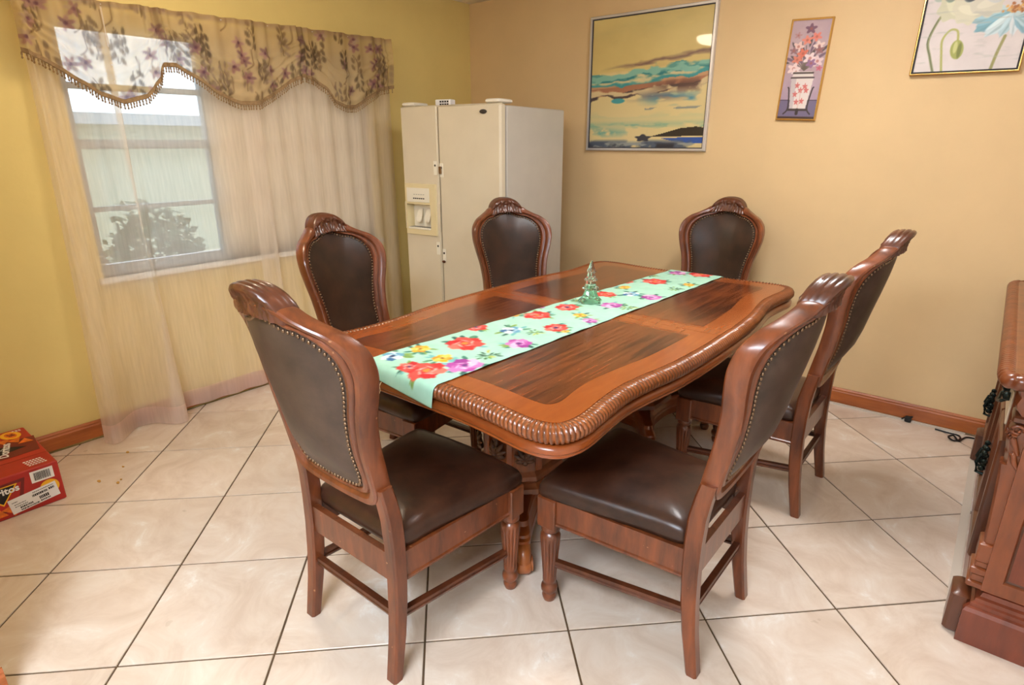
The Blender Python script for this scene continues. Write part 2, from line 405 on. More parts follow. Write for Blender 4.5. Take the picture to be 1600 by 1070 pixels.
def skirt(name, p0, p1, nrm, mat, z0=.012, h=.088):
    prof = [(0, 0), (.016, 0), (.016, h * .74), (.012, h * .82), (.012, h * .9), (.006, h), (0, h)]
    p0 = Vector(p0); p1 = Vector(p1); n = Vector(nrm)
    mb = MB().rings([[tuple(p + n * u + Vector((0, 0, z0 + v))) for u, v in prof] for p in (p0, p1)])
    return struct(mb.build(name, mat, smooth=False))
skirt('baseboard_back', (0, 0, 0), (XR, 0, 0), (0, -1, 0), M['base'])
skirt('baseboard_left', (0, YN, 0), (0, 0, 0), (1, 0, 0), M['base'])
skirt('baseboard_near', (1.585, -3.81, 0), (1.585, YN + .006, 0), (1, 0, 0), M['base'])
struct(MB().box(.016, 3.57, -.030, -.016, 0, .010).build('trim_1', M['strip'], smooth=False))
struct(MB().box(3.610, 3.640, -1.60, -.26, 0, .005).build('trim_2', M['strip'], smooth=False))

# ------------------------------------------------------------ window
win = bpy.data.objects.new('window_1', None); C.objects.link(win); struct(win); win['label'] = 'aluminium awning window with horizontal bars behind sheer curtains'
def wp(name, b, mat, bev=.003): return MB().box(*b, bev).build(name, mat, win)
wp('window_frame', (-.09, -.045, WY0, WY0 + .035, WZ0, WZ1), M['alu']); wp('window_frame', (-.09, -.045, WY1 - .035, WY1, WZ0, WZ1), M['alu'])
wp('window_frame', (-.09, -.045, WY0 + .035, WY1 - .035, WZ1 - .03, WZ1), M['alu']); wp('window_frame', (-.09, -.045, WY0 + .035, WY1 - .035, WZ0, WZ0 + .055), M['alu'])
wp('mullion', (-.092, -.04, -2.13, -2.085, WZ0 + .055, WZ1 - .03), M['alu'])
zb = [WZ0 + .055, 1.165, 1.478, 1.745, WZ1 - .03]
for z, hh in ((1.165, .012), (1.478, .022), (1.745, .014)):
    for y0, y1 in ((WY0 + .035, -2.13), (-2.085, WY1 - .035)): wp('crossbar', (-.088, -.05, y0, y1, z - hh, z + hh), M['alu'])
for k in range(4):
    for y0, y1 in ((WY0 + .035, -2.13), (-2.085, WY1 - .035)): wp('window_pane', (-.072, -.068, y0, y1, zb[k] + .01, zb[k + 1] - .01), M['pane'], 0)
sl = MB().box(-.15, .036, WY0 - .03, WY1 + .03, WZ0 - .028, WZ0, .005).build('window_sill', M['sill'], win)
shd = MB()
ys = np.linspace(-2.125, WY1 + .02, 60)
shd.rings([[( -.028 + .004 * math.sin(y * 40), y, z) for y in ys] for z in np.linspace(WZ0 + .012, 2.06, 8)] , cap=False, closed=False)
so = shd.build('window_shade', M['shade'], fix=False)
md = so.modifiers.new('t', 'SOLIDIFY'); md.thickness = .002
tag(so, 'cream cloth shade over the window half nearer the refrigerator, behind the sheers', 'shade')

# ------------------------------------------------------------ outside
gr = struct(MB().box(-14, -.16, -12, 12, -.35, -.25).build('ground_outside', M['ground'], smooth=False))
nb = thing('neighbour_house', 'pale stucco house wall seen outside through the window', 'house', (-5.5, 0, -.25))
MB().box(-2, 0, -6, 6.5, 0, 1.95).build('house_wall', M['house'], nb, smooth=False)
MB().box(-2, .35, -6.2, 6.7, 1.95, 2.08).build('roof_eave', M['alu'], nb, smooth=False)
MB().box(.002, .03, -2.6, -1.2, .6, 1.5, .006).build('house_window', M['alu'], nb, smooth=False)
def shrub(loc, hgt, rad, n, label):
    t = thing('shrub', label, 'shrub', loc)
    for k in range(4): MB().tube([(0, 0, 0), (.12 * math.cos(k * 1.7), .12 * math.sin(k * 1.7), hgt * .4), (.3 * rad * math.cos(k * 1.7), .3 * rad * math.sin(k * 1.7), hgt * .8)], [.02, .014, .006], 6).build('stem', M['bark'], t)
    mb = MB()
    for k in range(n):
        a = random.uniform(0, 2 * PI); b = random.uniform(-1, 1); r = random.uniform(.4, 1) ** .5
        p = Vector((rad * r * math.cos(a) * math.sqrt(1 - b * b), rad * r * math.sin(a) * math.sqrt(1 - b * b), hgt * .62 + hgt * .4 * b * r))
        d = Vector((random.gauss(0, 1), random.gauss(0, 1), random.gauss(0, .6))).normalized(); e = d.cross(Vector((random.random(), random.random(), random.random()))).normalized()
        l = random.uniform(.05, .1); q = .35 * l
        mb.add([p, p + d * l * .5 + e * q, p + d * l, p + d * l * .5 - e * q], [(0, 1, 2, 3)])
    f = mb.build('foliage', M['leaf'], t, fix=False); f['kind'] = 'stuff'
shrub((-1.5, -1.98, -.25), 1.30, .34, 1500, 'low leafy shrub directly outside the window')

# ------------------------------------------------------------ ceiling lamp and two added fill lights (out of frame)
lt = thing('ceiling_light', 'round flush ceiling light above the dining room', 'ceiling light', (1.0, -2.45, H))
MB().lathe([(.001, -.002), (.20, -.002), (.205, -.03), (.19, -.035), (.001, -.035)], 40).build('base', M['creamlight'], lt)
MB().lathe([(.185, -.036), (.18, -.06), (.15, -.085), (.09, -.102), (.001, -.108)], 40).build('lamp_dome', M['lamp'], lt)
lt = thing('fill_light', 'added round fill light at the dining room ceiling, out of view', 'ceiling light', (2.85, -1.35, H))  # added fill, no known fixture; brightens the back wall and far floor
MB().lathe([(.001, -.002), (.25, -.002), (.255, -.03), (.24, -.035), (.001, -.035)], 40).build('base', M['creamlight'], lt)
MB().lathe([(.235, -.036), (.23, -.06), (.19, -.085), (.11, -.102), (.001, -.108)], 40).build('lamp_dome', M['fill_dome'], lt)
l2 = thing('fill_panel', 'added fill panel at the hall ceiling, out of view', 'ceiling light', (3.2, -4.7, H))  # added soft frontal fill from behind the camera, no known fixture
MB().box(-.75, .75, -.45, .45, -.05, -.002, .005).build('frame', M['creamlight'], l2)
MB().box(-.7, .7, -.4, .4, -.058, -.051).build('diffuser', M['fill_diffuser'], l2)

# ------------------------------------------------------------ painted canvases (numpy painter -> colour attribute)
def vnoise(h, w, sy, sx, seed):
    r = np.random.default_rng(seed); a = r.random((int(sy) + 3, int(sx) + 3))
    y = np.linspace(0, sy, h); x = np.linspace(0, sx, w); yi = y.astype(int); xi = x.astype(int)
    fy = (y - yi)[:, None]; fx = (x - xi)[None]; fy = fy * fy * (3 - 2 * fy); fx = fx * fx * (3 - 2 * fx)
    A = a[np.ix_(yi, xi)]; B = a[np.ix_(yi, xi + 1)]; D = a[np.ix_(yi + 1, xi)]; E_ = a[np.ix_(yi + 1, xi + 1)]
    return (A * (1 - fx) + B * fx) * (1 - fy) + (D * (1 - fx) + E_ * fx) * fy
def fbm(h, w, sy, sx, seed, o=4):
    s = 0; t = 0
    for k in range(o): s = s + vnoise(h, w, sy * 2 ** k, sx * 2 ** k, seed + k) * .5 ** k; t += .5 ** k
    return s / t
class Cv:
    def __init__(s, x0, x1, y0, y1, res, bgc):
        s.nx = int(round((x1 - x0) / res)) + 1; s.ny = int(round((y1 - y0) / res)) + 1
        s.x = np.linspace(x0, x1, s.nx); s.y = np.linspace(y0, y1, s.ny); s.X, s.Y = np.meshgrid(s.x, s.y)
        s.c = np.zeros((s.ny, s.nx, 3)) + np.array(bgc, float); s.a = np.ones((s.ny, s.nx)); s.res = res
    def put(s, m, col, al=None):
        m = np.clip(m, 0, 1)[..., None]; s.c = s.c * (1 - m) + np.array(col, float) * m
        if al is not None: s.a = s.a * (1 - m[..., 0]) + al * m[..., 0]
    def ell(s, cx, cy, rx, ry, col, rot=0, op=1, soft=None, al=None, wob=0, n=5, ph=0):
        c, q = math.cos(rot), math.sin(rot); u = (s.X - cx) * c + (s.Y - cy) * q; v = -(s.X - cx) * q + (s.Y - cy) * c
        d = np.sqrt((u / rx) ** 2 + (v / ry) ** 2)
        if wob: d = d / (1 + wob * np.sin(n * np.arctan2(v / ry, u / rx) + ph))
        e = (soft or s.res) / min(rx, ry)
        s.put(op * np.clip((1 - d) / e + .5, 0, 1), col, al)
    def stroke(s, pts, wd, col, op=1, al=None):
        P = catmull(pts, 6)
        d = np.full(s.X.shape, 9.0)
        for a, b in zip(P[:-1], P[1:]):
            ab = b - a; l = ab @ ab + 1e-12; t = np.clip(((s.X - a[0]) * ab[0] + (s.Y - a[1]) * ab[1]) / l, 0, 1)
            d = np.minimum(d, np.hypot(s.X - a[0] - t * ab[0], s.Y - a[1] - t * ab[1]))
        s.put(op * np.clip((wd / 2 - d) / s.res + .5, 0, 1), col, al)
    def poly(s, pts, col, op=1):
        ins = np.zeros(s.X.shape, bool); n = len(pts)
        for i in range(n):
            (xa, ya), (xb, yb) = pts[i - 1], pts[i]
            k = ((ya > s.Y) != (yb > s.Y)) & (s.X < (xb - xa) * (s.Y - ya) / (yb - ya + 1e-12) + xa); ins ^= k
        s.put(op * ins.astype(float), col)
    def mesh(s, name, mat, parent, fn):
        xs, ys = s.X.ravel(), s.Y.ravel()
        V = np.array(fn(xs, ys)).T
        idx = np.arange(s.ny * s.nx).reshape(s.ny, s.nx)
        F = np.stack([idx[:-1, :-1], idx[:-1, 1:], idx[1:, 1:], idx[1:, :-1]], -1).reshape(-1, 4)
        me = bpy.data.meshes.new(name); me.from_pydata(V.tolist(), [], F.tolist()); me.update()
        for p in me.polygons: p.use_smooth = True
        at = me.color_attributes.new('col', 'FLOAT_COLOR', 'POINT')
        rgba = np.concatenate([lin(np.clip(s.c, 0, 255)), s.a[..., None]], -1).astype(np.float32).reshape(-1)
        at.data.foreach_set('color', rgba)
        me.materials.append(mat); o = bpy.data.objects.new(name, me); C.objects.link(o)
        if parent is not None: o.parent = parent
        return o
def pic_frame(t, x0, x1, z0, z1, wd, dp, mat, lipmat=None, lip=.006):
    # four mitred mouldings as one frame; local x right, z up, -y towards the room
    def ring(i, y): return [(x0 + i, y, z0 + i), (x1 - i, y, z0 + i), (x1 - i, y, z1 - i), (x0 + i, y, z1 - i)]
    mb = MB().rings([ring(0, 0), ring(0, -dp + .004), ring(.004, -dp), ring(wd, -dp), ring(wd, 0)], loop=True)
    mb.build('frame', mat, t, smooth=False)
    if lipmat: MB().rings([ring(wd, 0), ring(wd, -dp + .006), ring(wd + lip, -dp + .006), ring(wd + lip, 0)], loop=True).build('frame_lip', lipmat, t, smooth=False)
    MB().box(x0 + .004, x1 - .004, -.006, -.001, z0 + .004, z1 - .004).build('backing', M['ink'], t, smooth=False)

# seascape
t = thing('framed_painting', 'large square abstract seascape print in a silver frame', 'picture', (1.547, -.001, 1.853))
W2, H2 = .432, .418
pic_frame(t, -W2, W2, -H2, H2, .016, .028, M['silver'], M['navy'])
cv = Cv(-W2 + .018, W2 - .018, -H2 + .018, H2 - .018, .004, (214, 190, 122))
U = (cv.X + W2) / (2 * W2); V = (H2 - cv.Y) / (2 * H2)     # V down
n1 = fbm(cv.ny, cv.nx, 4, 3, 1, 5); n2 = fbm(cv.ny, cv.nx, 14, 4, 9, 4); n3 = fbm(cv.ny, cv.nx, 9, 7, 21, 5); n4 = fbm(cv.ny, cv.nx, 30, 8, 5, 3)
cv.c += (n1 - .5)[..., None] * np.array([26, 30, 24]); cv.put((.10 - np.abs(V - .1 + .1 * (U - .5))) * 4 * (n2 - .35), (150, 148, 110))
hz = .40 - .085 * U                      # headland line
cv.put(np.clip((V - .42 + .05 * U + (n3 - .5) * .04) * 40, 0, 1), (222, 202, 146))
cv.put(np.clip(1 - np.abs(V - hz - (n4 - .5) * .04) / (.012 + .018 * n2), 0, 1) * np.clip(U * 3 - .3, 0, 1), (122, 92, 84))
def band(v, wd, col, th=.45, nn=None, sl=-.06, op=1.0, src=n2):
    m = np.clip(1 - np.abs(V - (v + sl * (U - .5)) - (n3 - .5) * .07) / wd, 0, 1); cv.put(np.clip((m * 1.4 - 1 + (src - th) * 3 + .9) * 2.2, 0, 1) * (m > 0) * op, col)
band(.45, .06, (84, 152, 144), .47); band(.46, .05, (30, 124, 132), .56, src=n4); band(.48, .05, (208, 196, 150), .58, src=n4); band(.43, .03, (128, 186, 168), .5, src=n4)
band(.50, .05, (52, 148, 152), .55, src=n2); band(.535, .045, (196, 152, 112), .42); band(.525, .03, (168, 112, 84), .55, src=n3)
band(.56, .026, (74, 58, 60), .50, src=n3, sl=-.07); band(.56, .03, (214, 192, 146), .60, src=n4); band(.52, .055, (92, 62, 56), .5, src=n3, sl=-.08, op=.9) if False else None
cv.put(np.clip((n3 - .42) * 9, 0, 1) * np.clip(1 - np.abs(V - .535) / .06, 0, 1) * np.clip((U - .5) * 5, 0, 1), (88, 60, 58))
cv.put(np.clip((n4 - .40) * 7, 0, 1) * np.clip(1 - np.abs(V - .60) / .05, 0, 1) * np.clip(1.3 - np.abs(U - .62) * 4, 0, 1), (124, 112, 112))
cv.put(np.clip((n2 - .42) * 8, 0, 1) * np.clip(1 - np.abs(V - .625) / .055, 0, 1) * np.clip((U - .42) * 4, 0, 1), (64, 136, 166))
cv.ell(-.20, .418 - .835 * .625, .05, .016, (62, 156, 164)); cv.put(np.clip(1 - np.abs(V - .69) / .012, 0, 1) * (n4 > .5) * (U > .5), (120, 130, 136))
for v_, wd_, c_, src_, th_, um in ((.80, .035, (150, 182, 150), n2, .50, 1), (.86, .045, (80, 158, 156), n3, .50, 0), (.81, .03, (96, 164, 150), n4, .52, 1), (.74, .05, (196, 196, 150), n2, .5, 1)):
    cv.put(np.clip((src_ - th_) * 9, 0, 1) * np.clip(1 - np.abs(V - v_) / wd_, 0, 1) * (np.clip(1.2 - U * 2.2, 0, 1) if um == 0 else .6), c_)
cv.poly([(.05, .418 - .835 * .895), (.16, .418 - .835 * .865), (.26, .418 - .835 * .835), (.36, .418 - .835 * .825), (.42, .418 - .835 * .835), (.42, .418 - .835 * .89), (.2, .418 - .835 * .895)], (36, 32, 32))
cv.poly([(.12, .418 - .835 * .905), (.42, .418 - .835 * .90), (.42, .418 - .835 * .945), (.25, .418 - .835 * .94)], (38, 84, 164))
cv.put(np.clip((n3 - .36) * 8, 0, 1) * np.clip((V - .91 - .0 * U) * 40, 0, 1) * np.clip(1.2 - np.clip(U - .7, 0, 1) * 2, 0, 1), (76, 88, 106)); cv.put(np.clip((n4 - .52) * 9, 0, 1) * np.clip((V - .92) * 40, 0, 1), (146, 150, 146))
cv.put(np.clip((n3 - .55) * 9, 0, 1) * np.clip((V - .93) * 40, 0, 1), (40, 44, 58))
cv.ell(.0, .418 - .835 * .905, .05, .02, (48, 48, 58), wob=.2)
cv.mesh('artwork', M['print'], t, lambda x, y: (x, 0 * x - .016, y))

# vase print (hung slightly crooked)
t = thing('vase_print', 'narrow tall print of a flower vase in a thin gold frame', 'picture', (2.491, -.001, 1.860)); t.rotation_euler = (0, math.radians(2.4), 0)
pic_frame(t, -.106, .106, -.256, .256, .009, .018, M['gold'])
cv = Cv(-.099, .099, -.249, .249, .0025, (186, 160, 168))
n1 = fbm(cv.ny, cv.nx, 8, 4, 3); VV = (cv.Y + .249) / .498
cv.put(np.clip((.55 - VV) * 2, 0, 1), (166, 144, 170)); cv.c += (n1 - .5)[..., None] * 22
cv.put((cv.Y < -.150) * 1.0, (112, 102, 134)); cv.put((np.abs(cv.Y + .15) < .003) * 1.0, (84, 70, 92)); cv.put((cv.Y < -.236) * 1.0, (62, 40, 40))
for k in range(12):
    a = PI / 2 + (k - 5.5) * .2; l = .10 + .06 * ((k * 7) % 5) / 5
    cv.stroke([(0, .0), (.35 * l * math.cos(a), .5 * l * math.sin(a)), (.75 * l * math.cos(a), l * math.sin(a))], .004, (104, 92, 84))
for k in range(16):
    a = PI * (.06 + .88 * k / 15); l = .05 + .025 * ((k * 5) % 4)
    cv.ell(l * .9 * math.cos(a), .02 + l * math.sin(a), .028, .007, (92, 80, 84) if k % 2 else (120, 96, 116), rot=a)
for x, z, r, c in ((-.01, .15, .022, (226, 138, 120)), (.035, .165, .022, (224, 130, 116)), (.0, .205, .024, (124, 88, 108)), (-.05, .12, .024, (228, 196, 190)), (.055, .12, .024, (230, 206, 200)), (-.02, .085, .024, (216, 116, 96)), (-.045, .055, .022, (214, 128, 110)),
                   (.02, .06, .028, (236, 214, 216)), (.06, .045, .026, (226, 200, 204)), (.03, .035, .022, (150, 110, 150)), (-.055, .01, .028, (234, 208, 206)), (-.04, -.005, .02, (232, 214, 214)), (.075, .01, .014, (200, 108, 130)), (-.07, .10, .018, (146, 110, 118)), (.06, .10, .02, (150, 104, 110)), (-.06, .175, .016, (180, 140, 140))):
    cv.ell(x, z, r, r * .85, c, wob=.3, n=5, ph=x * 90); cv.ell(x, z, r * .3, r * .3, (170, 90, 80), op=.6)
cv.poly([(-.058, -.035), (.058, -.035), (.042, -.195), (-.042, -.195)], (226, 214, 210)); cv.poly([(-.058, -.035), (-.03, -.035), (-.024, -.195), (-.042, -.195)], (200, 188, 190))
cv.poly([(-.045, -.005), (.045, -.005), (.055, -.03), (-.055, -.03)], (222, 212, 206)); cv.stroke([(-.05, -.012), (.05, -.012)], .009, (72, 60, 60)); cv.stroke([(-.058, -.036), (.058, -.036)], .008, (78, 66, 66))
for x, z in ((-.02, -.075), (.0, -.10), (.02, -.08), (.03, -.10), (-.025, -.12), (-.012, -.16), (.015, -.155)): cv.ell(x, z, .010, .012, (208, 112, 110), wob=.35, n=5)
cv.stroke([(0, -.10), (.004, -.14), (0, -.19)], .003, (214, 170, 160))
for sg in (-1, 1):
    cv.stroke([(sg * .066, -.085), (sg * .060, -.10), (sg * .050, -.19), (sg * .07, -.222)], .007, (52, 42, 46))
cv.stroke([(-.05, -.20), (.05, -.20)], .012, (60, 50, 52)); cv.stroke([(0, -.2), (0, -.22)], .016, (52, 42, 46))
cv.mesh('artwork', M['print'], t, lambda x, y: (x, 0 * x - .012, y))

# poppy print
t = thing('poppy_print', 'white print of pale blue poppies in a thin gold frame', 'picture', (3.212, -.001, 2.10))
t.rotation_euler = (0, math.radians(.9), 0)
pic_frame(t, -.215, .215, -.302, .302, .007, .03, M['gold'], M['ink'], .008)
cv = Cv(-.205, .205, -.292, .292, .003, (216, 206, 204))
n1 = fbm(cv.ny, cv.nx, 10, 8, 31); n2 = fbm(cv.ny, cv.nx, 40, 5, 33); cv.c += (n1 - .5)[..., None] * 16
cv.stroke([(-.12, -.29), (-.145, -.22), (-.165, -.15), (-.14, -.06), (-.11, -.02)], .011, (146, 148, 104)); cv.stroke([(-.12, -.29), (-.145, -.22), (-.168, -.15), (-.142, -.06)], .004, (96, 104, 74))
cv.stroke([(-.085, -.29), (-.10, -.21), (-.108, -.15), (-.085, -.11), (-.055, -.115), (-.045, -.16)], .009, (172, 172, 96))
cv.ell(-.042, -.195, .026, .042, (160, 164, 84), rot=.15); cv.ell(-.05, -.185, .008, .026, (198, 198, 130)); cv.ell(-.032, -.20, .008, .034, (120, 126, 58))
cv.stroke([(.105, -.29), (.115, -.22), (.13, -.15)], .012, (150, 146, 92))
for a, l, c in ((PI * .92, .13, (196, 214, 216)), (PI * 1.02, .14, (150, 186, 196)), (PI * 1.12, .13, (120, 168, 184)), (PI * 1.22, .11, (200, 218, 222)), (PI * 1.36, .085, (178, 204, 212)), (PI * 1.52, .075, (214, 222, 226)), (PI * 1.68, .085, (140, 180, 196)), (PI * 1.8, .1, (186, 210, 216)), (PI * .02, .1, (150, 186, 198)), (PI * .1, .09, (190, 208, 210))):
    cx, cy = .15 + .55 * l * math.cos(a), -.065 + .5 * l * math.sin(a); cv.ell(cx, cy, l * .6, l * .22, c, rot=a, wob=.06, n=7); cv.ell(cx + .02 * math.cos(a), cy + .01, l * .42, l * .08, tuple(min(255, k + 26) for k in c), rot=a, op=.7); cv.ell(cx, cy - .01, l * .5, l * .05, (104, 140, 150), rot=a, op=.35)
for k in range(70):
    a = random.uniform(.05, PI - .05); r = random.uniform(.01, .055); cv.ell(.155 + r * 1.1 * math.cos(a), -.055 + r * .8 * math.sin(a), .005, .005, random.choice([(206, 146, 80), (168, 104, 56), (222, 176, 104)]))
for a, l, c in ((PI * .2, .16, (206, 206, 190)), (PI * .75, .16, (150, 170, 160)), (PI * 1.0, .15, (176, 188, 176)), (PI * 1.3, .15, (206, 204, 176)), (PI * 1.5, .15, (214, 210, 186)), (PI * 1.72, .15, (212, 208, 190)), (PI * 1.95, .16, (204, 208, 204)), (PI * .5, .14, (190, 200, 196))):
    cv.ell(-.03 + .55 * l * math.cos(a), .075 + .5 * l * math.sin(a), l * .6, l * .42, c, rot=a, wob=.07, n=8); cv.ell(-.03 + .75 * l * math.cos(a), .075 + .7 * l * math.sin(a), l * .3, l * .12, tuple(min(255, k + 20) for k in c), rot=a + 1.2, op=.6)
cv.ell(-.11, .06, .03, .05, (104, 128, 116), op=.7); cv.ell(.03, .08, .04, .014, (84, 104, 108), rot=.6, op=.8)
for k in range(90):
    a = random.uniform(0, 2 * PI); r = random.uniform(.015, .06); cv.ell(-.035 + r * 1.2 * math.cos(a), .075 + r * .7 * math.sin(a), .005, .005, random.choice([(198, 150, 70), (150, 104, 50), (214, 184, 96), (120, 100, 60)]))
cv.ell(-.035, .035, .027, .032, (112, 122, 122)); cv.ell(-.04, .03, .012, .02, (150, 158, 152)); cv.ell(-.03, .018, .02, .012, (78, 88, 92))
cv.put(np.clip((n2 - .62) * 3, 0, .5), (176, 178, 170))
cv.mesh('artwork', M['canvas'], t, lambda x, y: (x, 0 * x - .02, y))

# ------------------------------------------------------------ refrigerator
fr = thing('refrigerator', 'old white side-by-side refrigerator with ice dispenser, handles removed', 'refrigerator', (1.165, -1.015, 0), math.radians(5))
FH = 1.703; FW = .785
MB().box(-FW + .004, -.004, .07, .74, .03, FH - .012, .006).build('cabinet', M['fridge_side'], fr)
MB().box(-FW + .012, -.012, .058, .07, .06, FH - .02).build('door_gasket', M['grey'], fr, smooth=False)
dr = MB().box(-.476, -.001, 0, .058, .09, FH, .012).build('fridge_door', M['white'], fr)
# freezer door built around the dispenser recess
X0, X1 = -FW + .001, -.481; DX0, DX1, DZ0, DZ1 = -.757, -.552, .950, 1.105
mb = MB().box(X0, X1, 0, .058, .09, DZ0, .008); mb.box(X0, X1, 0, .058, DZ1, FH, .008); mb.box(X0, DX0, .001, .058, DZ0 - .01, DZ1 + .01); mb.box(DX1, X1, .001, .058, DZ0 - .01, DZ1 + .01); mb.box(DX0, DX1, .05, .058, DZ0, DZ1)
dl = mb.build('freezer_door', M['white'], fr)
def dring(x0, x1, z0, z1, y): return [(x0, y, z0), (x1, y, z0), (x1, y, z1), (x0, y, z1)]
ds = MB().rings([dring(-.772, -.502, .905, 1.235, 0), dring(-.768, -.506, .909, 1.231, -.010), dring(DX0, DX1, DZ0, DZ1, -.010), dring(DX0 + .012, DX1 - .012, DZ0 + .006, DZ1 - .01, .048), ], cap=False).build('dispenser', M['cream'], fr, smooth=False)
MB().box(DX0 + .012, DX1 - .012, .044, .05, DZ0, DZ1).build('recess_back', M['creamlight'], dl, smooth=False)
MB().box(-.752, -.557, -.013, -.009, 1.118, 1.208, .002).build('control_panel', M['creamlight'], ds)
mb = MB()
for k in range(6): mb.box(-.694 + k * .017, -.683 + k * .017, -.0155, -.0125, 1.138, 1.146, .001)
mb.build('buttons', M['ink'], ds)
mb = MB()
for k in range(5): mb.box(-.69 + k * .02, -.678 + k * .02, -.0145, -.0125, 1.166, 1.169)
mb.build('indicator_marks', M['grey'], ds, smooth=False)
for cx in (-.672, -.60):
    mb = MB(); mb.rings([[(cx + u * wd, .034 - .032 * k, 1.07 - .075 * k + v * .006) for u, v in ((-1, -1), (1, -1), (1, 1), (-1, 1))] for k, wd in ((0, .016), (.35, .022), (.8, .024), (1, .016))]); mb.build('paddle', M['creamlight'], ds)
MB().box(DX0 + .005, DX1 - .005, -.012, .045, DZ0 - .008, DZ0 + .004, .002).build('drip_tray', M['creamlight'], ds)
mb = MB()
for k in range(9): mb.box(DX0 + .015 + k * .021, DX0 + .027 + k * .021, -.008, .04, DZ0 + .0045, DZ0 + .006)
mb.build('drip_grille', M['grey'], ds, smooth=False)
MB().lathe([(.001, -.004), (.9, -.004), (1, -.002), (1, 0), (.001, 0)], 24).build('badge', M['dark'], dr).matrix_local = Matrix.Translation((-.122, -.002, 1.657)) @ Matrix.Rotation(PI / 2, 4, 'X') @ Matrix.Diagonal((.026, .0125, -1, 1))
for x, z, pp_ in ((-.505, 1.338, dl), (-.455, 1.325, dr), (-.505, .832, dl), (-.455, .79, dr)):
    o = MB().box(x - .014, x + .014, -.0022, 0.001, z - .045, z + .04, .001).build('handle_mark', M['creamlight'], pp_)
    MB().sphere((x, -.003, z + .012), .007, 8, 6, (1, .5, 1)).build('screw_hole', M['dark'], o)
MB().box(-.470, -.452, -.012, -.002, 1.300, 1.345, .002).build('handle_bracket', plain('tarnished_bracket', (128, 96, 60), .5, .6), dr)
MB().sphere((-.452, -.012, .748), .011, 10, 6, (1.2, .8, .8)).build('handle_bracket', plain('rusty_bolt', (86, 44, 24), .7, .4), dr)
for x in (-FW + .07, -.06): MB().box(x - .05, x + .05, -.002, .14, FH + .001, FH + .022, .006).build('hinge_cover', M['creamlight'], fr)
MB().box(-FW + .02, -.02, .03, .1, .002, .088, .004).build('toe_grille', M['dark'], fr)
cb = thing('small_box', 'small white printed box lying on top of the refrigerator', 'box', (.64, -.93, FH - .0115), math.radians(14))
MB().box(-.055, .055, -.03, .03, 0, .05, .003).build('carton', M['paper'], cb)
mb = MB()
for r in range(2):
    for k in range(4): mb.box(-.022 + k * .017, -.010 + k * .017, -.0315, -.0298, .016 + r * .016, .026 + r * .016)
mb.build('lettering', M['ink'], cb, smooth=False)

# ------------------------------------------------------------ valance and sheers
VX = .105
vy0, vy1 = -2.93, -.90
def val_bottom(y):
    P = [(-2.93, 1.86), (-2.84, 1.825), (-2.75, 1.76), (-2.66, 1.70), (-2.56, 1.67), (-2.46, 1.70), (-2.385, 1.785), (-2.36, 1.85), (-2.29, 1.855), (-2.2, 1.80), (-2.1, 1.735), (-1.98, 1.69), (-1.88, 1.695), (-1.76, 1.755), (-1.66, 1.825), (-1.58, 1.86), (-1.49, 1.845), (-1.42, 1.80), (-1.37, 1.73), (-1.29, 1.70), (-1.2, 1.705), (-1.1, 1.765), (-1.0, 1.82), (-.90, 1.84)]
    a = np.array(P); return np.interp(y, a[:, 0], a[:, 1])
def val_top(y): return 2.095 + .02 * (y + 2.93)
gath = [-2.92, -2.36, -1.58, -.91]      # gathered points of the swags
def val_x(y, f):                        # f 0 top .. 1 bottom
    x = VX + .012 * np.sin(y * 62 + 2 * np.sin(y * 7)) * (1 - .55 * f) + .010 * np.sin(y * 23 + 1)
    for gy in gath: x = x + .026 * np.exp(-((y - gy) / .05) ** 2) * (.4 + .6 * np.sin(PI * np.clip(f, 0, 1))) + .010 * np.sin((y - gy) * 150) * np.exp(-((y - gy) / .06) ** 2)
    for a, b in zip(gath[:-1], gath[1:]):
        u = (y - (a + b) / 2) / ((b - a) / 2); sag = .30 + .25 * (1 - np.clip(u * u, 0, 1))
        for k in range(3): x = x + .012 * np.exp(-((f - sag * (1 + .33 * k)) / .045) ** 2) * (np.abs(u) < 1)
    return x
vl = thing('valance', 'scalloped floral voile valance with beaded fringe above the window', 'valance', (0, 0, 0))
cv = Cv(vy0, vy1, 0, 1, .006, (214, 186, 130)); ny2 = 90
cv.ny = ny2; cv.y = np.linspace(0, 1, ny2); cv.X, cv.Y = np.meshgrid(cv.x, cv.y); cv.c = np.zeros((ny2, cv.nx, 3)) + np.array((216, 190, 138.)); cv.a = np.zeros((ny2, cv.nx)) + .60
BT = val_bottom(cv.X); TP = val_top(cv.X); Zc = BT + (TP - BT) * cv.Y
n1 = fbm(ny2, cv.nx, 3, 18, 41); cv.c += (n1 - .5)[..., None] * np.array([30, 30, 30]); cv.Y0 = cv.Y; cv.Y = Zc
rv = random.Random(5)
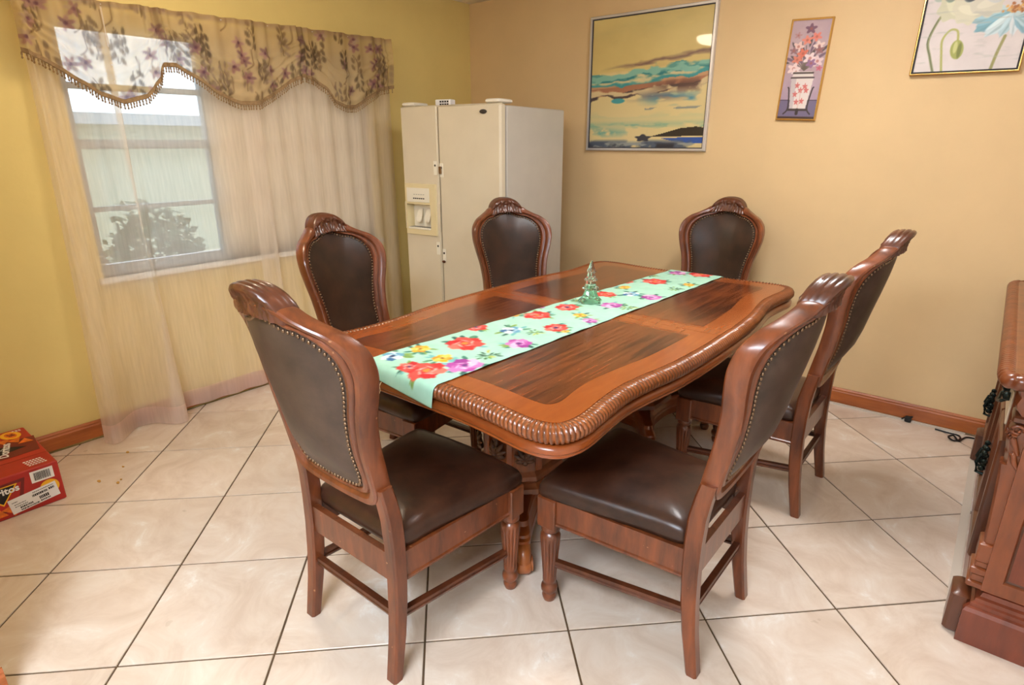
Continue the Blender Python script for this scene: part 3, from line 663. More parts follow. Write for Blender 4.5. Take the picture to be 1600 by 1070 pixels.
for k in range(165):
    y = rv.uniform(vy0, vy1); z = rv.uniform(1.68, 2.13); a = rv.uniform(-.6, .6) + PI / 2
    kind = rv.random()
    if kind < .45:
        col = rv.choice([(122, 98, 66), (104, 86, 60), (128, 106, 84), (84, 66, 46), (150, 128, 104)])
        cv.stroke([(y, z - .05), (y + .012 * math.cos(a * 3), z), (y + .02 * math.cos(a * 2), z + .05)], .006, (104, 82, 56), .85, .85)
        for q in range(5): cv.ell(y + .018 * (-1) ** q, z - .04 + .02 * q, .019, .0095, col, rot=(a if q % 2 else PI - a), op=.85, al=.88)
    elif kind < .8:
        for q in range(6):
            b = q * PI / 3 + a; cv.ell(y + .018 * math.cos(b), z + .018 * math.sin(b), .017, .009, rv.choice([(150, 104, 106), (168, 128, 126), (128, 92, 98), (176, 150, 130)]), rot=b, op=.85, al=.88)
        cv.ell(y, z, .008, .008, (110, 66, 84), al=.9)
    else:
        cv.stroke([(y, z), (y + .03, z + .03), (y + .03 * math.sin(a), z + .10)], .007, (118, 92, 62), .8, .85)
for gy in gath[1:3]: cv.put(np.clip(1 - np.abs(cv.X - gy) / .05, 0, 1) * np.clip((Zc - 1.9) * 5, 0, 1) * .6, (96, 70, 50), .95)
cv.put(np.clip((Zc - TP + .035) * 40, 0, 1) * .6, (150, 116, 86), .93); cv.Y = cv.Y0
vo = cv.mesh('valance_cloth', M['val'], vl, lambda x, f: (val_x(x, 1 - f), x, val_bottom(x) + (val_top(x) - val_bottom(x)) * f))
mb = MB(); ysv = resample(np.stack([np.linspace(vy0, vy1, 900), val_bottom(np.linspace(vy0, vy1, 900))], 1), 330)
pth = [(float(val_x(np.array(y), 1.0)) + .003, y, z) for y, z in ysv]
mb.rings([[(x - .003, y, z + .014), (x + .004, y, z + .012), (x + .004, y, z - .006), (x - .003, y, z - .008)] for x, y, z in pth])
for k in range(0, len(pth) - 1, 2):
    x, y, z = pth[k]; s2 = random.uniform(-.003, .003)
    mb.rings([[(x + r * math.cos(a), y + s2 * q + r * math.sin(a), z - .004 - q * .030) for a in (0, 1.57, 3.14, 4.71)] for q, r in ((0, .002), (.35, .0045), (.6, .002), (.85, .0048), (1, .001))])
fo = mb.build('fringe', M['fringe'], vl); fo['kind'] = 'stuff'
MB().tube([(VX - .03, vy0 - .01, val_top(vy0) - .012), (VX - .03, vy1 + .01, val_top(vy1) - .012)], .009, 10).build('rod', M['silver'], vl)
for yy in (vy0 + .02, vy1 - .02): MB().box(.0, VX - .025, yy - .008, yy + .008, float(val_top(yy)) - .03, float(val_top(yy)) - .004, .002).build('rod_bracket', M['silver'], vl)

def curtain(label, top, bot, hemz, n=150):
    t = thing('sheer_curtain', label, 'curtain', (0, 0, 0), 0, None)
    A = resample(catmull(top, 8), n); B = resample(catmull(bot, 8), n); hz_ = np.interp(np.linspace(0, 1, n), np.linspace(0, 1, len(hemz)), hemz)
    def P(i, f):         # f 0 top 1 bottom
        s = f ** 1.4; ph = A[i] * (1 - s) + B[i] * s
        return (max(ph[1], .044), ph[0], 2.08 * (1 - f) + hz_[i] * f)
    fs = np.linspace(0, 1, 26); fh = 1 - .10 / 2.08
    fs = np.r_[fs[fs < fh - .01], fh]
    MB().rings([[P(i, f) for i in range(n)] for f in fs], cap=False, closed=False).build('voile', M['sheer'], t, fix=False)
    MB().rings([[P(i, f) for i in range(n)] for f in np.linspace(fh, 1, 4)], cap=False, closed=False).build('hem', M['hem'], t, fix=False)
    return t
rc = random.Random(3)
def wav(y0, y1, n, xm, am):
    return [(y0 + (y1 - y0) * k / n, xm + am * (1 if k % 2 else -1) * rc.uniform(.5, 1)) for k in range(n + 1)]
topL = [(-2.905, .05), (-2.885, .075), (-2.86, .04), (-2.83, .07), (-2.79, .045), (-2.74, .06), (-2.69, .045), (-2.655, .075), (-2.60, .085), (-2.575, .08), (-2.59, .05), (-2.60, .04), (-2.54, .05)] + wav(-2.48, -1.90, 6, .055, .01)
botL = [(-2.968, .11), (-2.94, .165), (-2.895, .15), (-2.83, .08), (-2.77, .04), (-2.70, .07), (-2.64, .17), (-2.585, .18), (-2.565, .15), (-2.60, .10), (-2.61, .06), (-2.55, .045)] + wav(-2.48, -1.90, 7, .055, .01)
curtain('long white sheer curtain pooling on the floor beside the snack box', topL, botL, [.006] * 8 + [.02, .03] + [.03] * 9)
topR = [(-1.97, .078), (-1.93, .085), (-1.885, .085), (-1.865, .075), (-1.905, .05), (-1.89, .04)] + wav(-1.82, -.875, 16, .06, .02)
botR = [(-1.97, .08), (-1.91, .09), (-1.85, .10), (-1.825, .08), (-1.87, .05), (-1.86, .04)] + wav(-1.78, -.86, 16, .06, .022)
curtain('long white sheer curtain hanging next to the refrigerator', topR, botR, [.03] * 6)

# ------------------------------------------------------------ dining chairs
def rk(z, w=.19):
    b = -.025 if z < .5 else -.025 - (z - .5) * .16 - (z - .5) ** 2 * .10
    q = min(1, max(0, (z - .54) / .22)); return b + 1.3 * (w * w - .036) * q * q * (3 - 2 * q)
OUT = [(0, .548), (.10, .552), (.165, .565), (.193, .60), (.197, .66), (.198, .74), (.210, .83), (.232, .91), (.245, .975), (.238, 1.03), (.205, 1.07), (.16, 1.093), (.125, 1.112), (.10, 1.128), (.05, 1.136), (0, 1.138)]
INN = [(0, .600), (.09, .603), (.128, .612), (.143, .645), (.148, .69), (.153, .76), (.166, .84), (.184, .91), (.192, .965), (.183, 1.015), (.155, 1.050), (.115, 1.073), (.085, 1.078), (.055, 1.088), (.028, 1.10), (0, 1.107)]
def loop(half, n):
    h = catmull(half, 6); full_ = np.vstack([h, np.stack([-h[::-1][1:-1, 0], h[::-1][1:-1, 1]], 1)]); return full_
def build_chair(label):
    t = thing('dining_chair', label, 'chair', (0, 0, 0), 0, 'carved leather dining chairs around the table')
    wd, ld = M['chair'], M['chairdark']
    # rear legs
    prof = [(0, -.066, .034, .205), (.06, -.056, .037, .204), (.14, -.043, .041, .203), (.24, -.032, .045, .2015), (.34, -.026, .048, .200), (.44, -.025, .050, .198), (.52, -.028, .050, .195), (.58, -.037, .047, .191), (.625, -.046, .044, .188)]
    for sg in (1, -1):
        rs = []
        for z, x, tx, y in prof:
            hx, hy, b = tx / 2, .021, .006
            rs.append([(x + u, sg * y + v, z) for u, v in ((-hx, -hy + b), (-hx + b, -hy), (hx - b, -hy), (hx, -hy + b), (hx, hy - b), (hx - b, hy), (-hx + b, hy), (-hx, hy - b))])
        MB().rings(rs).build('rear_leg', wd, t, ang=30)
    # front legs
    nf = 12
    def flute(a, z):
        if .09 < z < .262: return 1 - .13 * (1 - abs(math.sin(a * nf / 2)) ** .7) * min(1, (z - .09) / .01, (.262 - z) / .01)
        return 1
    lp = [(.012, 0), (.019, .002), (.0225, .012), (.0245, .022), (.019, .032), (.027, .042), (.0285, .052), (.027, .062), (.021, .068), (.021, .078), (.0235, .082), (.0235, .09), (.0235, .10), (.026, .14), (.0295, .19), (.033, .235), (.034, .252), (.0335, .262), (.030, .270), (.024, .276), (.031, .284), (.031, .292), (.029, .301)]
    for sg in (1, -1):
        lg = MB().lathe(lp, 72, (.442, sg * .226, 0), flute).build('front_leg', wd, t, ang=50)
        MB().box(.408, .476, sg * .226 - .033, sg * .226 + .033, .300, .412, .004).build('leg_block', wd, lg)
    # rails
    rp = [(-.012, -.047), (.012, -.047), (.017, -.043), (.017, -.036), (.012, -.033), (.012, .047), (-.012, .047)]
    MB().bar((.455, .195, .363), (.455, -.195, .363), rp).build('front_rail', wd, t, ang=25)
    MB().bar((-.004, -.203, .363), (.41, -.233, .363), rp).build('side_rail', wd, t, ang=25)
    MB().bar((.41, .233, .363), (-.004, .203, .363), rp).build('side_rail', wd, t, ang=25)
    MB().bar((-.03, -.178, .363), (-.03, .178, .363), [(-.010, -.045), (.010, -.045), (.010, .045), (-.010, .045)]).build('rear_rail', wd, t, ang=25)
    sp = [(-.010, -.012), (.010, -.012), (.012, -.004), (.007, 0), (.012, .004), (.010, .012), (-.010, .012), (-.012, .004), (-.007, 0), (-.012, -.004)]
    for sg in (1, -1): MB().bar((-.03, sg * .201, .205), (.43, sg * .224, .155), sp).build('stretcher', M['chairdark'], t, ang=25)
    MB().bar((-.034, -.184, .205), (-.034, .184, .205), sp).build('stretcher', M['chairdark'], t, ang=25)
    # seat cushion
    o = catmull([(-.012, 0), (-.012, .12), (-.005, .176), (.02, .203), (.12, .212), (.30, .236), (.44, .253), (.476, .24), (.485, .18), (.492, .09), (.494, 0)], 5)
    o = np.vstack([o, np.stack([o[::-1][1:-1, 0], -o[::-1][1:-1, 1]], 1)])
    c0 = np.array([.235, 0])
    rs = [[(*(c0 + (p - c0) * s), z) for p in o] for s, z in ((.97, .408), (1.0, .412), (1.012, .426), (1.008, .440), (.985, .455), (.94, .466), (.85, .476), (.70, .484), (.5, .489), (.25, .492), (.02, .493))]
    MB().rings(rs).build('seat', M['seat'], t, ang=60)
    # back frame
    O = loop(OUT, 6); I = loop(INN, 6); n = len(O)
    pf = [(-.02, -.012), (-.03, .004), (-.01, .018), (.05, .024), (.16, .027), (.40, .026), (.52, .022), (.58, .012), (.66, .011), (.74, .017), (.88, .017), (.97, .010), (1, -.010), (.94, -.017), (.80, -.020), (.68, -.018), (.62, -.013), (.55, -.016), (.40, -.025), (.14, -.029), (.04, -.025)]
    rs = []
    for i in range(n):
        ring = []
        for q, dx in pf:
            p = O[i] * (1 - q) + I[i] * q; ring.append((rk(p[1], p[0]) + dx, p[0], p[1]))
        rs.append(ring)
    bf = MB().rings(rs, loop=True).build('back_frame', wd, t, ang=27)
    # leather pads front and back
    cc = np.array([0, .86])
    for nm, mat, x0, bul, sg in (('backrest', M['pad'], .006, .020, 1), ('back_panel', M['backl'], -.012, -.016, -1)):
        rs = []
        for s in (1.0, .97, .93, .86, .74, .55, .3, .02):
            rs.append([(rk(z, w_) + x0 + bul * (1 - s ** 3.2) ** .8, w_, z) for w_, z in (cc + (I - cc) * s)])
        mb = MB().rings(rs, cap=False); mb.f.append(tuple(len(mb.v) - n + i for i in range(n)))
        mb.build(nm, mat, t, ang=70)
        Nl = resample(cc + (I - cc) * .968, 108, True); nb_ = MB()
        for w_, z in Nl:
            x = rk(z, w_) + x0 + bul * (1 - .968 ** 3.2) ** .8
            nb_.sphere((x + sg * .001, w_, z), .0056, 7, 4, (.75, 1, 1))
        nb_.build('nailhead_trim', M['nail'], t, ang=80)
    # crest: scroll-topped carved block
    rs = []; NW = 73
    for k in range(NW):
        u = -1 + 2 * k / (NW - 1); w_ = .098 * u
        zt = 1.122 + .062 * max(0, 1 - abs(u) ** 2.6) ** .7
        zb_ = 1.092 + .012 * (1 - u * u); th = .022 + .008 * max(0, 1 - u * u) ** .5
        hgt = zt - zb_; ring = []
        for f, dx in ((0, 1.1), (.12, 1.05), (.24, .98), (.36, .95), (.48, .98), (.58, 1.08), (.68, 1.22), (.78, 1.30), (.87, 1.24), (.94, 1.02), (.97, .8), (.945, .66), (.985, .45), (1.0, .2), (.96, .05), (1.0, -.15), (1.0, -.45), (.955, -.6), (.98, -.8), (.94, -1.08), (.86, -1.2), (.76, -1.16), (.66, -1.0), (.54, -.9), (.4, -.88), (.26, -.94), (.12, -1.02), (0, -1.08)):
            z = zb_ + hgt * f; x = dx * th
            if abs(dx) > .85 and f < .9:
                ang = math.atan2(w_, (z - zb_) + .035); rr = math.hypot(w_, z - zb_ + .035)
                x += math.copysign((.008 * (abs(math.cos(ang * 5.5)) ** .7 - .6) + .0025 * math.sin(rr * 330)) * min(1, (1 - abs(u)) * 6) * min(1, (.9 - f) * 5), dx)
            ring.append((rk(z, w_) + x, w_, z))
        rs.append(ring)
    MB().rings(rs).build('crest', ld, t, ang=50)
    return t
chairs = [
    ((2.185, -2.895, 0), 90, 'leather chair at the runner-draped table end away from the pictures, seat out'),
    ((2.992, -2.187, 0), 180, 'leather chair on the china chest side, at the table corner farther from the pictures'),
    ((3.005, -1.163, 0), 180, 'leather chair on the china chest side, nearer the wall with pictures'),
    ((2.231, -.389, 0), -90, 'leather chair at the table end against the tan picture wall'),
    ((1.41, -1.14, 0), -25, 'leather chair standing turned in front of the refrigerator'),
    ((1.315, -2.165, 0), 9, 'leather chair tucked in on the curtained window side of the table')]
base = build_chair(chairs[0][2])
for k, (lc, rz, lb) in enumerate(chairs):
    o = base if k == 0 else copy_tree(base)
    o.location = lc; o.rotation_euler = (0, 0, math.radians(rz)); o['label'] = lb

# ------------------------------------------------------------ dining table
TX, TY = 2.135, -1.55
tb = thing('dining_table', 'long carved double pedestal dining table with rope edge', 'table', (TX, TY, 0))
Q = [(.640, 0), (.638, .2), (.627, .4), (.602, .58), (.592, .70), (.598, .82), (.609, .93), (.606, 1.0), (.585, 1.055), (.545, 1.085), (.49, 1.096), (.42, 1.092), (.33, 1.080), (.22, 1.071), (.1, 1.068), (0, 1.068)]
q = catmull(Q, 8)
O = np.vstack([q, np.stack([-q[::-1][1:, 0], q[::-1][1:, 1]], 1), np.stack([-q[1:, 0], -q[1:, 1]], 1), np.stack([q[::-1][1:-1, 0], -q[::-1][1:-1, 1]], 1)])
NO = 2320; O = resample(O, NO, True)
tg = np.roll(O, -1, 0) - np.roll(O, 1, 0); tg /= np.linalg.norm(tg, axis=1)[:, None]; NR = np.stack([tg[:, 1], -tg[:, 0]], 1)
for _ in range(60): NR = (np.roll(NR, 1, 0) + NR + np.roll(NR, -1, 0)); NR /= np.linalg.norm(NR, axis=1)[:, None]
def off(d): return O - NR * d
ZT = .770
# rope edging: slanted gadroon lobes
nl = 392; rs = []
for i in range(NO):
    ring = []
    for k in range(10):
        th = -1.9 + (PI + 1.75) * k / 9      # outer-lower to inner-upper
        ph = 2 * PI * (i * nl / NO + k * .10)
        r = .0262 + .0075 * (abs(math.sin(ph / 2)) ** .6 - .6)
        p = O[i] - NR[i] * (.0295 - r * 1.12 * math.cos(th)); ring.append((p[0], p[1], .7455 + r * math.sin(th)))
    rs.append(ring)
MB().rings(rs, cap=False, closed=False, loop=True).build('rope_edging', M['t_rope'], tb, ang=75, fix=False)
# moulded apron under the rope
ap = [(.05, .735), (.022, .735), (.020, .728), (.027, .724), (.027, .718), (.018, .716), (.010, .712), (.0045, .704), (.004, .695), (.009, .690), (.009, .687), (.006, .684), (.009, .680), (.02, .678), (.05, .678), (.05, .70), (.075, .70), (.075, .735)]
sub = slice(0, NO, 6)
rs = [[(*(O[i] - NR[i] * d), z) for d, z in ap] for i in range(0, NO, 8)]
MB().rings(rs, cap=False, loop=True).build('apron', M['t_apron'], tb, ang=40)
# top halves: crossband ground with inlaid veneer fields, seam across the middle
def half(P, sg, lim):
    out = []
    n = len(P)
    for i in range(n):
        a, b = P[i], P[(i + 1) % n]; fa, fb = sg * a[1] - lim, sg * b[1] - lim
        if fa >= 0: out.append(tuple(a))
        if (fa >= 0) != (fb >= 0): s = fa / (fa - fb); out.append(tuple(a + (b - a) * s))
    return out
Pin = resample(off(.047), 260, True); fq = catmull([(.500, 0), (.499, .2), (.490, .4), (.466, .58), (.454, .70), (.457, .80), (.470, .89), (.466, .935), (.44, .955), (.38, .953), (.30, .943), (.2, .936), (.1, .934), (0, .934)], 6)
Pf = np.vstack([fq, np.stack([-fq[::-1][1:, 0], fq[::-1][1:, 1]], 1), np.stack([-fq[1:, 0], -fq[1:, 1]], 1), np.stack([fq[::-1][1:-1, 0], -fq[::-1][1:-1, 1]], 1)])
for sg, mf in ((-1, M['t_field']), (1, M['t_field2'])):
    lf = MB().prism(half(Pin, sg, .0012), ZT - .022, ZT).build('table_leaf', M['t_band'], tb, smooth=False)
    MB().prism(half(Pf, sg, .075), ZT - .004, ZT + .0004).build('veneer_field', mf, lf, smooth=False)
    MB().prism([(x, sg * y) for x, y in ((-.50, .060), (.50, .060), (.50, .064), (-.50, .064))], ZT - .004, ZT + .0005).build('inlay_line', M['t_carve'], lf, smooth=False)
# pedestals
def pedestal(cy, sgn):
    p = MB()
    def sq(hx, hy, z, ch): return [(x, cy + y, z) for x, y in ((-hx, -hy + ch), (-hx + ch, -hy), (hx - ch, -hy), (hx, -hy + ch), (hx, hy - ch), (hx - ch, hy), (-hx + ch, hy), (-hx, hy - ch))]
    p.rings([sq(.26, .26, .677, .05), sq(.27, .27, .66, .05), sq(.25, .25, .645, .06), sq(.19, .19, .62, .07), sq(.165, .165, .60, .068)])
    p.rings([sq(.16, .16, .60, .066), sq(.14, .14, .585, .058), sq(.135, .135, .50, .056), sq(.135, .135, .26, .056), sq(.15, .15, .245, .062), sq(.155, .155, .23, .064), sq(.145, .145, .215, .06), sq(.165, .165, .20, .068), sq(.17, .17, .18, .07)])
    pd = p.build('pedestal', M['t_ped'], tb, ang=25)
    for a in range(8):
        an = a * PI / 4 + PI / 8; c, s_ = math.cos(an), math.sin(an)
        f_ = MB(); R0 = .1475
        f_.rings([[(c * (R0 + u) - s_ * v, cy + s_ * (R0 + u) + c * v, z) for u, v in ((-.02, -.016), (.004, -.016), (.009, -.010), (.009, .010), (.004, .016), (-.02, .016))] for z in (.262, .58)]).build('fillet', M['t_apron'], pd, ang=25)
    for a in range(8):
        an = a * PI / 4; c, s_ = math.cos(an), math.sin(an); lf = MB(); R0 = .136 if a % 2 == 0 else .152
        def at(v, z, d): return (c * (R0 + d) - s_ * v, cy + s_ * (R0 + d) + c * v, z)
        for z0, sc in ((.30, 1.0), (.43, .8)):
            for k in (-3, 3, -2, 2, -1, 1, 0):          # acanthus lobes curling out from the spine
                pts = []; ln = .088 * sc * (1 - .10 * abs(k)); b = k * .42
                for q_ in np.linspace(0, 1, 7):
                    bend = b * (1.0 + .5 * q_)
                    pts.append(at(math.sin(bend) * ln * q_ * .62, z0 - .012 * abs(k) * 0 + ln * (.12 + .88 * q_ * math.cos(bend * .8)), .003 + .014 * math.sin(q_ * 2.7) * (1.15 - .08 * abs(k))))
                lf.tube(pts, [.004 * sc, .0075 * sc, .0095 * sc, .0105 * sc, .0100 * sc, .008 * sc, .003], 7)
            lf.sphere(at(0, z0 + .004, .008), .012 * sc, 8, 6)
        lf.build('acanthus_leaf', M['t_carve'], pd, ang=60)
    b_ = MB()
    qb = catmull([(.165, 0), (.175, .10), (.235, .225), (.270, .285), (.262, .312), (.235, .318), (.19, .27), (.10, .18), (0, .170)], 5)
    qb = np.vstack([qb, np.stack([-qb[::-1][1:, 0], qb[::-1][1:, 1]], 1), np.stack([-qb[1:, 0], -qb[1:, 1]], 1), np.stack([qb[::-1][1:-1, 0], -qb[::-1][1:-1, 1]], 1)])
    b_.rings([[(x * k, cy + y * k, z) for x, y in qb] for k, z in ((.95, .085), (1, .092), (1, .125), (.97, .130), (.96, .140), (.88, .155), (.86, .172), (.78, .182))])
    b_.build('pedestal_base', M['t_apron'], pd, ang=25)
    for sx in (-1, 1):
        for sy in (-1, 1):
            f = MB(); ca, sa = sx * .7071, sy * .7071; cx0, cy0 = sx * .245, cy + sy * .295
            path = [(-.05, .105, .022), (0, .098, .026), (.035, .08, .027), (.05, .052, .026), (.048, .026, .024)]
            rs_ = []
            for d, z, wv in path:
                rs_.append([(cx0 + ca * (d + u) - sa * v, cy0 + sa * (d + u) + ca * v, z + zz) for u, v, zz in ((0, -wv, .012), (.014, -wv * .6, .018), (.018, 0, .02), (.014, wv * .6, .018), (0, wv, .012), (-.03, wv * .8, -.012), (-.035, 0, -.016), (-.03, -wv * .8, -.012))])
            f.rings(rs_)
            # the scroll roll and its two cheeks
            for v0, v1, r in ((-.034, -.024, .030), (-.024, .024, .038), (.024, .034, .030)):
                f.rings([[(cx0 + ca * (.03 + r * rr_ * math.cos(a)) - sa * v, cy0 + sa * (.03 + r * rr_ * math.cos(a)) + ca * v, .041 + r * rr_ * math.sin(a)) for a in np.linspace(0, 2 * PI, 16, endpoint=False)] for v, rr_ in ((v0, .86), (v0 * .8 + v1 * .2, 1), (v0 * .2 + v1 * .8, 1), (v1, .86))])
            f.build('scroll_foot', M['t_rope'], pd, ang=45)
pedestal(-.50, -1); pedestal(.50, 1)
MB().box(-.03, .03, -.30, .30, .60, .66, .004).build('runner_rail', M['t_ped'], tb)

# ------------------------------------------------------------ table runner
rn = thing('table_runner', 'mint green floral cotton runner along the table top', 'table runner', (0, 0, 0))
ya, yb = -2.655, -.42
cv = Cv(1.80, 2.44, ya, yb, .005, (176, 226, 204))
def rl(y): return 1.888 + (y + 2.6) / 2.15 * .155
def rr(y): return 2.243 + (y + 2.6) / 2.15 * .105
# paint in room x,y, then resample onto the slanted strip
n1 = fbm(cv.ny, cv.nx, 60, 16, 51); cv.c += (n1 - .5)[..., None] * np.array([22, 14, 18])
RED = [(2.129, -2.538, .055), (2.056, -2.552, .035), (2.035, -2.265, .06), (1.929, -2.09, .04), (2.014, -1.788, .05), (2.18, -1.884, .042), (2.037, -1.591, .045), (2.047, -1.27, .045), (1.985, -.952, .034), (2.104, -.852, .055), (2.227, -.516, .055)]
PUR = [(2.19, -2.428, .055), (2.19, -2.139, .045), (1.935, -1.675, .028), (2.235, -1.714, .03), (2.177, -1.432, .045), (2.25, -1.178, .045), (2.108, -.569, .045)]
YEL = [(1.949, -2.41, .04), (2.085, -2.431, .04), (1.93, -1.845, .03), (2.158, -1.671, .035), (2.046, -1.075, .035), (2.278, -.809, .034), (2.24, -1.904, .02)]
BLU = [(1.935, -2.529, .045), (2.063, -2.025, .048), (2.145, -1.19, .045), (2.0, -.72, .03)]
SPR = [(2.19, -2.31, .05), (2.018, -.733, .05), (2.26, -1.426, .045), (2.157, -1.992, .035), (2.0, -1.46, .03), (2.27, -.95, .04)]
rv = random.Random(11)
def leaves(x, y, r, n=6):
    for k in range(n):
        a = rv.uniform(0, 2 * PI); cv.ell(x + r * 1.1 * math.cos(a), y + r * 1.2 * math.sin(a), r * .5, r * .18, rv.choice([(64, 130, 110), (90, 150, 116), (48, 96, 84), (132, 168, 84), (120, 190, 190)]), rot=a + rv.uniform(-.5, .5))
for x, y, r in RED + PUR: leaves(x, y, r)
for x, y, r in YEL + BLU: leaves(x, y, r, 8)
for x, y, r in SPR:
    for k in range(11):
        a = k * .57; d = r * (.35 + .65 * ((k * 5) % 7) / 7); cv.ell(x + d * math.cos(a), y + d * math.sin(a), r * .26, r * .10, rv.choice([(70, 118, 70), (120, 160, 60), (44, 84, 60), (196, 190, 70)]), rot=a)
    cv.stroke([(x - r * .6, y - r * .7), (x, y), (x + r * .6, y + r * .7)], .004, (70, 110, 70))
def bloom(x, y, r, cols, cen):
    ph = rv.uniform(0, 6)
    for k in range(6):
        a = ph + k * PI / 3; cv.ell(x + .5 * r * math.cos(a), y + .58 * r * math.sin(a), r * .62, r * .5, cols[k % len(cols)], rot=a, wob=.08, n=6)
    for k in range(5):
        a = ph + .5 + k * 1.257; cv.ell(x + .38 * r * math.cos(a), y + .4 * r * math.sin(a), r * .36, r * .16, cols[(k + 1) % len(cols)], rot=a + .9)
        cv.ell(x + .42 * r * math.cos(a + .3), y + .45 * r * math.sin(a + .3), r * .26, r * .07, cen[1], rot=a + 1.4, op=.85)
    cv.ell(x, y, r * .2, r * .2, cen[0])
for i_, (x, y, r) in enumerate(RED): bloom(x, y, r * 1.08, [(222, 52, 48), (232, 84, 74), (206, 40, 44), (240, 120, 104)], [(232, 140, 60), (250, 200, 186)] if i_ not in (1, 3, 5, 6) else [(60, 60, 110), (250, 236, 236)])
for x, y, r in PUR: bloom(x, y, r, [(186, 78, 168), (214, 128, 196), (236, 190, 222), (160, 60, 150)], [(110, 60, 130), (250, 230, 246)])
for x, y, r in YEL: bloom(x, y, r * .8, [(240, 180, 40), (226, 150, 40), (246, 206, 96)], [(120, 90, 40), (252, 226, 140)])
for x, y, r in BLU: bloom(x, y, r * .85, [(226, 238, 240), (110, 170, 200), (236, 244, 246), (60, 110, 160)], [(40, 60, 100), (252, 252, 252)])
ysr = np.r_[np.linspace(ya, yb, 500)]
us = np.linspace(0, 1, 84)
def bil(xq, yq):
    fx = np.clip((xq - cv.x[0]) / (cv.x[1] - cv.x[0]), 0, cv.nx - 1.001); fy = np.clip((yq - cv.y[0]) / (cv.y[1] - cv.y[0]), 0, cv.ny - 1.001)
    return cv.c[fy.astype(int), fx.astype(int)]
YY, UU = np.meshgrid(ysr, us, indexing='ij'); XX = rl(YY) + (rr(YY) - rl(YY)) * UU
r2 = Cv.__new__(Cv); r2.X = UU; r2.Y = YY; r2.ny, r2.nx = YY.shape; r2.c = bil(XX, YY); r2.a = np.ones(YY.shape); r2.res = .005
hm = np.clip((.02 - np.minimum(UU, 1 - UU)) * 60, 0, 1)[..., None] * .25; r2.c = r2.c * (1 - hm) + np.array((150, 204, 184)) * hm
def edge_y(x):   # table end (outer rope) at room x
    return 1.068 + np.interp(np.abs(x - TX), [0, .22, .33, .42], [0, .003, .012, .024])
def rfn(u, y):
    x = rl(y) + (rr(y) - rl(y)) * u
    yo, zo = y.copy(), np.full_like(y, ZT + .0042)
    dv = .012 + .05 * u                         # slanted cut: hangs lower at one corner
    for sg in (-1, 1):
        s = sg * (y - TY); e = edge_y(x) - .022; over = s - e
        R = .026; m = over > 0
        # path: flat -> quarter round over the rope -> straight down
        a = np.clip(over / R, 0, 1.45); ex = np.maximum(over - 1.45 * R, 0)
        yo = np.where(m, TY + sg * (e + R * np.sin(a) + ex * np.cos(1.45)), yo); zo = np.where(m, ZT + .0042 - R * (1 - np.cos(a)) - ex * np.sin(1.45), zo)
    zo = zo + .0012 * np.sin(x * 31 + y * 13) * (np.abs(y - TY) < 1.0) + .0008 * np.sin(y * 47)
    return x, yo, zo
sk = .045 * UU - .01; r2.Y = np.where(YY < -2.4, YY - sk * np.clip((-2.4 - YY) / .3, 0, 1), YY)
ro = r2.mesh('printed_cloth', M['runner'], rn, rfn)
md = ro.modifiers.new('t', 'SOLIDIFY'); md.thickness = .0016; md.offset = 1
pt = rfn(np.array([.32]), np.array([-2.66]))
px_, py_, pz_ = (float(v[0]) for v in pt)
MB().tube([(px_, py_ - .002, pz_), (px_ - .006, py_ - .006, pz_ - .015), (px_ - .002, py_ - .006, pz_ - .03), (px_ - .012, py_ - .004, pz_ - .045)], .0013, 6).build('loose_thread', M['thread'], rn)

# ------------------------------------------------------------ glass tree
gt = thing('glass_tree', 'small clear and green glass tree figurine on the table runner', 'figurine', (2.078, -1.455, ZT + .0062))
def star(r, z, n, sh, ph=0): return [((r * (1 - sh * (i % 2))) * math.cos(PI * i / n + ph), (r * (1 - sh * (i % 2))) * math.sin(PI * i / n + ph), z) for i in range(2 * n)]
tiers = [(0, .058, .070, .022), (.062, .040, .050, .018), (.104, .031, .044, .014), (.142, .022, .055, .004)]
for k, (z, r, h, rt) in enumerate(tiers):
    MB().rings([star(r * .72, z + .000, 7, .18, k), star(r * .98, z + .004, 7, .30, k), star(r, z + .009, 7, .32, k), star(r * .66, z + h * .42, 7, .24, k), star(rt, z + h, 7, .12, k)]).build('branch_tier', M['treebase'] if k == 0 else M['tree'], gt, ang=20)

